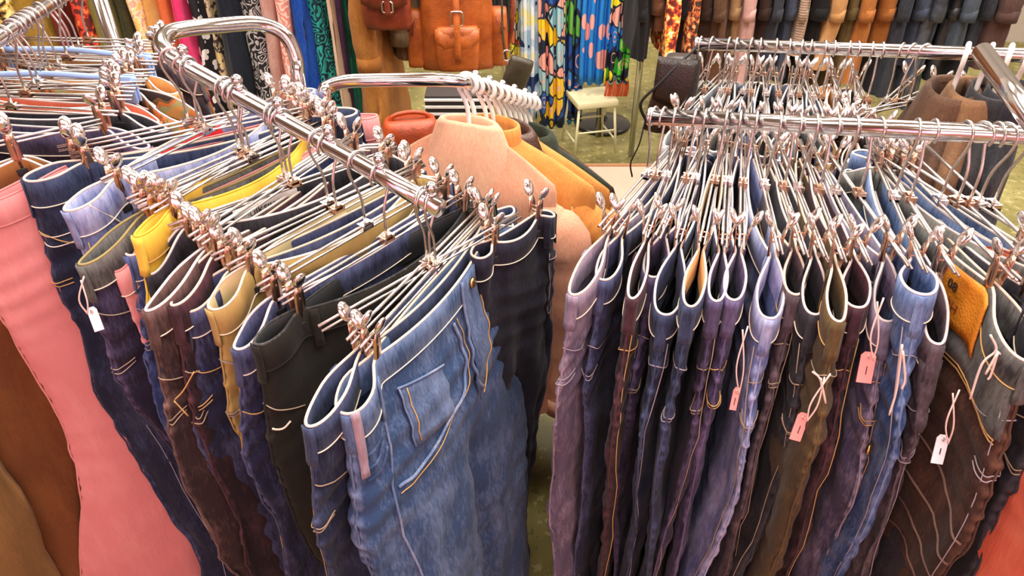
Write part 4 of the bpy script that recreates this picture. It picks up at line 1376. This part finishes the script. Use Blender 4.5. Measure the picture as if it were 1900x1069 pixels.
# ------------------------------------------------------------------ patterned towels, stool, stand
def towel(pxl, pxr, py, y, ztop, zbot, mat, label, pleats=4, amp=.025, seed=0, fringe=None):
    a, b = Yp(pxl, py, y)[0], Yp(pxr, py, y)[0]
    t = thing('patterned_towel', label, 'towel', ((a + b) / 2, y, zbot), 0, 'patterned towels hanging at the back')
    n = 60
    xs = np.linspace(-(b - a) / 2, (b - a) / 2, n)
    zs = np.linspace(ztop - zbot, 0, 24)
    X, Z_ = np.meshgrid(xs, zs)
    q = (X / (b - a) + .5)
    Yv = amp * np.sin(2 * math.pi * pleats * q + seed + .6 * np.sin(3 * Z_)) + .4 * amp * np.sin(2 * math.pi * pleats * 2.3 * q + seed * 2)
    X = X + .012 * np.sin(3 * Z_ + seed)
    G = np.stack([X, Yv, Z_], -1)
    V, F = sheet_geo(G, .006)
    obj('cloth', new_mesh('cloth', V, F), mat, t)
    if fringe:
        for k in range(9):
            x = xs[int((k + .5) / 9 * n)]
            tube('tassel', [(x, 0, .005), (x + .003, .004, -.03), (x - .002, 0, -.07)], .006, fringe, t, 5)
    return t


TW = [srgb('0f56b4'), srgb('5aa6d8'), srgb('f0cf2a'), srgb('0c1a40'), srgb('9cc4d0'), srgb('e7b0a0')]
back_rail('clothes_rail', 'rail at the back carrying the patterned towels', (float(Yp(935, 20, 3.6)[0]), 3.62), (float(Yp(1128, 20, 3.6)[0]), 3.64), 1.52)
towel(906, 944, 60, 3.50, 1.46, .5, MATS['black_wool'], 'black towel left of the bright patterned ones', 2)
towel(940, 966, 60, 3.66, 1.5, .3, printed('green_yellow_print', 'cells', [srgb('2f9a3a'), srgb('f0e03a'), srgb('e8e4d8'), srgb('e0703a')], 16), 'green and yellow patterned towel at the far left', 2)
towel(962, 1008, 60, 3.58, 1.5, .12, printed('pale_blue_print', 'blot', [srgb('20386a'), srgb('b9cfe0'), srgb('dfe8ee'), srgb('eee6b0')], 7), 'pale blue and white patterned towel', 3, .02, 1)
towel(1002, 1050, 60, 3.54, 1.5, .10, printed('eye_print', 'cells', [srgb('131a30'), srgb('f2c81e'), srgb('9cc8d0'), srgb('2a5aa8'), srgb('f0a898')], 11), 'navy and yellow towel with eye shapes', 3, .025, 2)
towel(1046, 1088, 60, 3.60, 1.5, .10, printed('navy_print', 'cells', [srgb('12265c'), srgb('1f4c9a'), srgb('3a86c8'), srgb('6ab04a')], 7), 'deep blue patterned towel in the middle', 3, .03, 3)
towel(1084, 1136, 60, 3.50, 1.5, .34, printed('spot_print', 'polka', [srgb('1c7fd0'), srgb('f0a8a0')], 9), 'bright blue towel with pink spots above the stool', 3, .02, 4)
towel(1130, 1176, 60, 3.46, 1.5, .36, printed('lime_print', 'cells', [srgb('f2e42a'), srgb('4cc83a'), srgb('1a78d0'), srgb('141a30'), srgb('a8d8e0'), srgb('f0b0a0')], 12), 'yellow and green towel with orange fringe at the right', 3, .02, 5, plain('orange_fringe', (.75, .12, .04), .8))

s0 = Zp(1092, 272, 0)
CREAMP = plain('cream_paint', (.80, .74, .46), .5)
sx, sy = float(s0[0]), float(s0[1])
st = thing('small_stool', 'small cream painted stool on the green floor below the towels', 'stool', (sx, sy, 0), .25)
V, F = box_geo((0, 0, .262), (.21, .2, .03), .01)
obj('seat', new_mesh('seat', V, F, False), CREAMP, st)
for x in (-1, 1):
    for y in (-1, 1):
        tube('leg', [(x * .09, y * .08, .255), (x * .10, y * .09, .13), (x * .11, y * .10, 0)], .007, CREAMP, st, 8)
for y in (-1, 1):
    tube('rung', [(-.10, y * .09, .12), (0, y * .09, .12), (.10, y * .09, .12)], .005, CREAMP, st, 6)
for x in (-1, 1):
    tube('rung', [(x * .104, -.094, .07), (x * .104, 0, .07), (x * .104, .094, .07)], .005, CREAMP, st, 6)
m0 = Zp(1118, 232, 0)
ds = thing('display_stand', 'round black display stand base with chrome pole behind the stool', 'stand', (float(m0[0]), float(m0[1]), 0))
obj('base', new_mesh('base', *lathe_geo([(.15, 0), (.15, .012), (.14, .02), (.03, .035)], 32)), plain('black_enamel', (.02, .018, .02), .25), ds)
obj('pole', new_mesh('pole', *lathe_geo([(.028, .03), (.014, .07), (.012, .2), (.012, 1.0)], 16)), CHROME, ds)
# low platform
pf_ = thing('low_platform', 'low pale wooden platform with a brown edge between the racks', 'platform', (.52, 2.62, 0))
box('deck', (0, 0, .06), (.74, .86, .12), plain('pale_board', (.58, .36, .27), .6, 0, .1, 12), pf_, .004)
box('edge_strip', (0, .435, .112), (.75, .02, .03), plain('brown_edge', (.34, .17, .08), .5), pf_, .003)

# ------------------------------------------------------------------ garment details
LEFTD = {k: (t, p, h, y) for k, t, p, h, y in left}


def stitch_line(t, p, pts, name='seam_stitching', mat=PALE, r=.0009, off=.0016):
    return tube(name, p.line(pts, off, 6), r, mat, t, 5)


def frame_on(p, th, s, off, inward=False):
    """matrix on the cloth: X along the waist toward the far end, Y up, Z off the cloth"""
    th, s = np.array(th), np.array(s)
    n = p.normal(th, s)
    pos = p.base(th, s) + n * off
    z = -n if inward else n
    y = p.base(th, s - .004) - p.base(th, s + .004)
    y = y - z * (y @ z)
    y /= np.linalg.norm(y)
    x = np.cross(y, z)
    M = Matrix.Identity(4)
    for i in range(3):
        M[i][0], M[i][1], M[i][2], M[i][3] = x[i], y[i], z[i], pos[i]
    return M


def print_on(parent, p, th, s, off, text, size, mat, inward=False, name='lettering', rot=0.0):
    me = text_mesh(text, size)
    me.transform(frame_on(p, th, s, off, inward) @ Matrix.Rotation(rot, 4, 'Z'))
    return obj(name, me, mat, parent)


# yoke, pocket and hip stitching at the visible folds
rg = random.Random(21)
for k, (t, p, h, y) in list(LEFTD.items()) + list(right.items()):
    if k in ('pink', 'yellow', 'lilac', 'r20', 'front', 'navyback'):
        continue
    s1 = rg.uniform(.075, .11)
    s2 = s1 + rg.uniform(.05, .10)
    cm = rg.choice([plain('dim_mauve_thread', (.30, .25, .28), .8), plain('dim_tan_thread', (.36, .26, .18), .8), GOLDT])
    stitch_line(t, p, [(-.10, s1 + .03), (-.05, s1 + .01), (0, s1), (.05, s1 + .01), (.10, s1 + .03)], 'pocket_stitching', cm)
    if rg.random() < .75:
        stitch_line(t, p, [(-.07, s2), (-.03, s2 + .004), (0, s2 + .002), (.03, s2 + .006), (.07, s2)], 'pocket_stitching', cm)
        stitch_line(t, p, [(-.07, s2 + .008), (-.03, s2 + .012), (0, s2 + .010), (.03, s2 + .014), (.07, s2 + .008)], 'pocket_stitching', cm)
    if rg.random() < .7:
        sg = rg.choice([-1, 1])
        stitch_line(t, p, [(sg * .035, .05), (sg * .034, .3), (sg * .035, .6), (sg * .035, .95)], 'seam_stitching', cm, .0008)


def back_pocket(t, p, t0, t1, s0, s1, mat, st=GOLDT):
    def shp(T, S_):
        f = (S_ - s0) / (s1 - s0)
        mid = (t0 + t1) / 2
        q = np.abs(T - mid) / (t1 - t0) * 2
        return mid + (T - mid) * (1 - .12 * f), S_ + .022 * f * (1 - q)
    V, F = p.patch(t0, t1, s0, s1, 9, 9, .0012, .0022, shp)
    me = new_mesh('back_pocket', V, F)
    wear_attr(me, np.full(len(V), .18))
    o = obj('back_pocket', me, mat, t)
    L = [(t0 + .004, s0), (t0 + .008, s1 - .004), ((t0 + t1) / 2, s1 + .018), (t1 - .008, s1 - .004), (t1 - .004, s0)]
    tube('pocket_stitching', p.line(L, .0042, 4), .0008, st, o, 5)
    tube('pocket_hem', p.line([(t0, s0 + .012), (t1, s0 + .012)], .0042, 8), .0008, st, o, 5)


# front blue jeans: pocket scoop, coin pocket, fly, button, side seam
t, p = LEFTD['front'][:2]
SEAMM = denim('worn_seam', srgb('5d6f95'), srgb('c4c6d4'), .5)
tube('pocket_edge', p.line([(.752, .05), (.748, .10), (.760, .155), (.805, .187), (.85, .194), (.885, .182)], .003, 8), .0026, SEAMM, t, 6)
tube('pocket_stitching', p.line([(.744, .05), (.740, .10), (.753, .163), (.805, .197), (.85, .204), (.885, .192)], .0018, 8), .0009, GOLDT, t, 5)
V, F = p.patch(.785, .852, .075, .165, 9, 9, .0012, .0022, lambda T, S_: (T, S_ + .42 * (T - .8185) * -1))
me = new_mesh('coin_pocket', V, F)
wear_attr(me, np.full(len(V), .35))
cp = obj('coin_pocket', me, TEAL, t)
tube('pocket_hem', p.line([(.783, .075 + .015), (.8185, .074), (.855, .075 - .015)], .0044, 6), .0018, SEAMM, cp, 5)
tube('pocket_stitching', p.line([(.853, .062), (.853, .15)], .0044, 6), .0015, SEAMM, cp, 5)
tube('pocket_stitching', p.line([(.843, .068), (.843, .15)], .0044, 6), .0010, GOLDT, cp, 5)
tube('side_seam', p.line([(.893, .045), (.896, .3), (.896, .6), (.896, 1.0)], .002, 8), .0018, SEAMM, t, 6)
V, F = p.patch(.690, .728, .0, .20, 5, 14, .0035, .0025, lambda T, S_: (T + .012 * (S_ / .2) ** 2, S_))
me = new_mesh('fly', V, F)
wear_attr(me, np.full(len(V), .3))
fl = obj('fly', me, TEAL, t)
tube('fly_edge', p.line([(.730, .0), (.733, .08), (.740, .15), (.730, .205)], .006, 8), .0024, SEAMM, fl, 6)
tube('fly_stitching', p.line([(.695, .045), (.698, .12), (.710, .18), (.733, .21)], .0072, 8), .0010, GOLDT, fl, 5)
M = frame_on(p, .710, .02, .0085)
me = new_mesh('button', *lathe_geo([(.008, -.002), (.0085, 0), (.0075, .002), (.004, .0026)], 16))
me.transform(M)
obj('button', me, BRASS, t)
V, F = p.patch(.955, .975, -.004, .095, 4, 12, .004, .003)
me = new_mesh('belt_loop', V, F)
wear_attr(me, np.full(len(V), .6))
obj('belt_loop', me, denim('pink_lit_denim', srgb('5d5068'), srgb('a8929c'), .5), t)  # pink cast of the light on this loop is put into its colour
for k in range(3):
    tube('gather_fold', p.line([(.90, .06 + .02 * k), (.925, .072 + .02 * k), (.955, .07 + .02 * k)], .001, 6), .0024, TEAL, t, 6)

# black-navy jeans right of it: back pocket on the face toward the aisle
t, p = LEFTD['navyback'][:2]
back_pocket(t, p, .545, .615, .07, .19, MATS['black_navy_denim'], plain('dull_mauve_thread', (.28, .2, .22), .8))
stitch_line(t, p, [(.505, .05), (.507, .3), (.507, .6), (.507, 1.0)], 'seam_stitching', MATS['dull_mauve_thread'])
stitch_line(t, p, [(.525, .05), (.527, .3), (.527, .6), (.527, 1.0)], 'seam_stitching', MATS['dull_mauve_thread'])

# pink trousers: slanted pocket with rivet, stitched leg crease
t, p = LEFTD['pink'][:2]
PKS = plain('deep_pink_thread', (.55, .22, .22), .8)
stitch_line(t, p, [(.70, .045), (.66, .10), (.63, .16), (.60, .19)], 'pocket_edge', MATS['pink_twill'], .002)
stitch_line(t, p, [(.86, .13), (.80, .175), (.72, .19), (.64, .185)], 'pocket_edge', MATS['pink_twill'], .0022)
stitch_line(t, p, [(.78, .28), (.775, .5), (.77, .75), (.77, 1.0)], 'leg_seam', PKS, .0012)
me = new_mesh('rivet', *lathe_geo([(.004, -.002), (.0045, .001), (.002, .002)], 12))
me.transform(frame_on(p, .84, .15, .004))
obj('rivet', me, COPPER, t)

# navy jeans next to the pink pair: coin-pocket and double seam
t, p = LEFTD['navy'][:2]
for q in (.90, .875):
    stitch_line(t, p, [(q, .05), (q, .3), (q, .6), (q, 1.0)], 'seam_stitching', plain('blue_grey_thread', (.30, .30, .40), .8))
stitch_line(t, p, [(.995, .085), (.95, .09), (.90, .088)], 'pocket_stitching', CREAM)
stitch_line(t, p, [(.995, .10), (.95, .105), (.90, .103)], 'pocket_stitching', CREAM)
t, p = LEFTD['light'][:2]
stitch_line(t, p, [(.93, .0), (.90, .04), (.87, .09)], 'seam_stitching', CREAM, .0015)

# black trousers: slash pocket
t, p = LEFTD['black'][:2]
stitch_line(t, p, [(.70, .05), (.76, .12), (.80, .17)], 'pocket_edge', BLACK, .0018)
stitch_line(t, p, [(.93, .13), (.95, .135), (.985, .13)], 'pocket_edge', CREAM, .0015)


# labels sewn inside waistbands
def inner_label(key, th0, th1, mat, name='waist_label', s0=.006, s1=.036):
    t, p = LEFTD[key][:2]
    V, F = p.patch(th0, th1, s0, s1, 8, 4, -.0042, -.0008)
    return obj(name, new_mesh(name, V, F), mat, t), p


lb, p = inner_label('quik', .185, .262, plain('label_grey', (.62, .56, .54), .8))
print_on(lb, p, .2235, .021, -.0058, 'QUIKSILVER', .0150, INK, True)
lb, p = inner_label('khaki', .215, .28, plain('label_cream', (.66, .58, .42), .8), s0=.010, s1=.034)
lr, p = inner_label('khaki', .217, .243, plain('label_red', (.62, .06, .03), .8), 'red_label', .012, .032)
print_on(lr, p, .230, .022, -.0064, 'GA', .011, WHITEINK, True)
lb, p = inner_label('light', .21, .29, plain('label_crimson', (.60, .01, .015), .7), s0=.004, s1=.040)
print_on(lb, p, .25, .022, -.0058, 'Infinie', .017, WHITEINK, True)
lb, p = inner_label('black', .21, .27, plain('label_black', (.015, .015, .016), .7))
t = LEFTD['black'][0]
tube('label_swoosh', p.line([(.235, .012), (.25, .006), (.262, .010)], -.0056, 6), .0009, WHITEINK, lb, 5)
me = new_mesh('label_dot', *lathe_geo([(.004, 0), (.004, .0008)], 12))
me.transform(frame_on(p, .238, .02, -.0054, True))
obj('label_dot', me, PAPER_P, lb)

# leather patch on the big grey jeans
t, p = right['r17'][:2]
DIA = .055
V, F = p.patch(.125, .205, .004, .082, 8, 8, .0045, .0022)
pt = obj('leather_patch', new_mesh('leather_patch', V, F), PATCH, t)
print_on(pt, p, .183, .030, .0078, '08', .020, INK)
print_on(pt, p, .175, .058, .0078, '3H', .020, plain('burnt_brown', (.25, .07, .01), .7))
stitch_line(t, p, [(.03, .115), (.12, .11), (.25, .125), (.35, .115)], 'yoke_stitching', GOLDT, .0012)
stitch_line(t, p, [(.03, .122), (.12, .117), (.25, .132), (.35, .122)], 'yoke_stitching', GOLDT, .0012)
V, F = p.patch(.015, .36, .035, .112, 20, 6, .0008, .0016)
me = new_mesh('yoke', V, F)
wear_attr(me, np.full(len(V), .35))
obj('yoke', me, GREYD, t)
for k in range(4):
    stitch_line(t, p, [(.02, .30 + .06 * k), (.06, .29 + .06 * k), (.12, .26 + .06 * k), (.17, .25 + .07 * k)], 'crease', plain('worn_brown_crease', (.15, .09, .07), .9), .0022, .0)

# lilac jeans: metal button hanging at the seam; flap on the grey-brown pair
t, p = right['r14'][:2]
me = new_mesh('button', *lathe_geo([(.009, -.002), (.0095, .001), (.008, .003), (.003, .0035)], 18))
me.transform(frame_on(p, .985, .22, .006))
obj('button', me, BRASS, t)
t, p = right['r16'][:2]
V, F = p.patch(.955, 1.045, .03, .13, 7, 9, .003, .0025, lambda T, S_: (1.0 + (T - 1.0) * (1 - .8 * (S_ - .03) / .1), S_))
me = new_mesh('flap', V, F)
wear_attr(me, np.full(len(V), .3))
obj('flap', me, GREYB, t)


# ------------------------------------------------------------------ price tags and strings
def near_y(key):
    t, p, h, y = right[key] if key in right else LEFTD[key]
    return h[1] - p.a * math.sin(y)


def price_tag(key, sx_, sy_, px, py, mat, label, w_=.017, h_=.036, tilt=.2, dy=-.03, code='|'):
    y = near_y(key) + dy
    c = Yp(px, py, y)
    top = Yp(sx_, sy_, y)
    t = thing('price_tag', label, 'price tag', c, 0, 'price tags on strings')
    V = [(-w_ / 2, 0, -h_ / 2), (w_ / 2, 0, -h_ / 2), (w_ / 2, 0, h_ / 2 - .005), (w_ / 4, 0, h_ / 2), (-w_ / 4, 0, h_ / 2), (-w_ / 2, 0, h_ / 2 - .005)]
    n = len(V)
    V = V + [(x, .0012, z) for x, _, z in V]
    F = [tuple(range(n)), tuple(range(n, 2 * n))[::-1]] + [((i + 1) % n, i, i + n, (i + 1) % n + n) for i in range(n)]
    tg = obj('card', new_mesh('card', V, F, False), mat, t, (0, 0, 0), (-.5, tilt, .0))
    d = top - c
    k = np.array([math.sin(tilt) * (h_ / 2 - .005), -.004, (h_ / 2 - .005)])
    tube('string', smooth_path([k, k * .4 + d * .45 + np.array([.004, -.004, 0]), d], 6), .0011, STRING, t, 5)
    tube('string', smooth_path([k, k * .4 + d * .5 + np.array([-.006, -.004, 0]), d + np.array([.006, 0, .006])], 6), .0011, STRING, t, 5)
    ring = [(.002 * math.cos(a), -.0008, h_ / 2 - .006 + .002 * math.sin(a)) for a in np.linspace(0, 6.28, 10)[:-1]]
    tube('eyelet', ring, .0007, NICKEL, tg, 5, True)
    if code:
        me = text_mesh(code, .012)
        me.transform(Matrix.Translation((0, -.0006, -.003)) @ Matrix.Rotation(math.pi / 2, 4, 'X'))
        obj('handwriting', me, INK, tg)
    return t


price_tag('r13', 1628, 560, 1608, 682, PAPER_P, 'large pink price tag between the plum and lilac jeans', .021, .042, .15)
price_tag('r12', 1530, 700, 1484, 792, PAPER_P, 'pink price tag hanging lowest over the olive trousers', .017, .040, .35)
price_tag('r8', 1378, 612, 1364, 740, PAPER_P, 'small narrow pink price tag beside the light blue jeans', .010, .034, .2)
price_tag('r16', 1768, 730, 1745, 834, PAPER_W, 'white price tag with string below the pointed flap', .017, .040, .2, -.04, '1')
price_tag('olive', 150, 520, 176, 592, PAPER_W, 'white price tag on the purple grey jeans at the left', .015, .034, -.35, -.02, '')


def string_tie(key, pts, label, mat=STRING, dy=-.03, r=.0014):
    y = near_y(key) + dy
    P = [[Yp(a, b, y) for a, b in seg] for seg in pts]
    o0 = P[0][0]
    t = thing('tag_string', label, 'string', o0, 0)
    for i, seg in enumerate(P):
        tube('strand', smooth_path([q - o0 + np.array([0, -.002 * i, 0]) for q in seg], 6), r, mat, t, 6)


string_tie('r17', [[(1838, 622), (1848, 650), (1822, 676), (1800, 740)], [(1848, 650), (1866, 664)], [(1848, 650), (1836, 690), (1830, 700)], [(1845, 650), (1824, 688)]], 'pale pink string tied at the corner of the patched grey jeans', dy=.025)
string_tie('r12', [[(1508, 690), (1522, 705), (1532, 748)], [(1522, 700), (1524, 720)]], 'pale string knotted above the lower pink price tag', dy=-.034)
string_tie('brown1', [[(360, 690), (340, 725), (324, 742)], [(324, 742), (350, 770)]], 'thin gold string looped on the dark brown jeans', GOLDT, -.03, .001)
string_tie('r15', [[(1674, 640), (1668, 690), (1662, 730), (1650, 770)], [(1674, 650), (1678, 700), (1672, 720)]], 'pale string hanging between the lilac and bright blue jeans', dy=-.03)
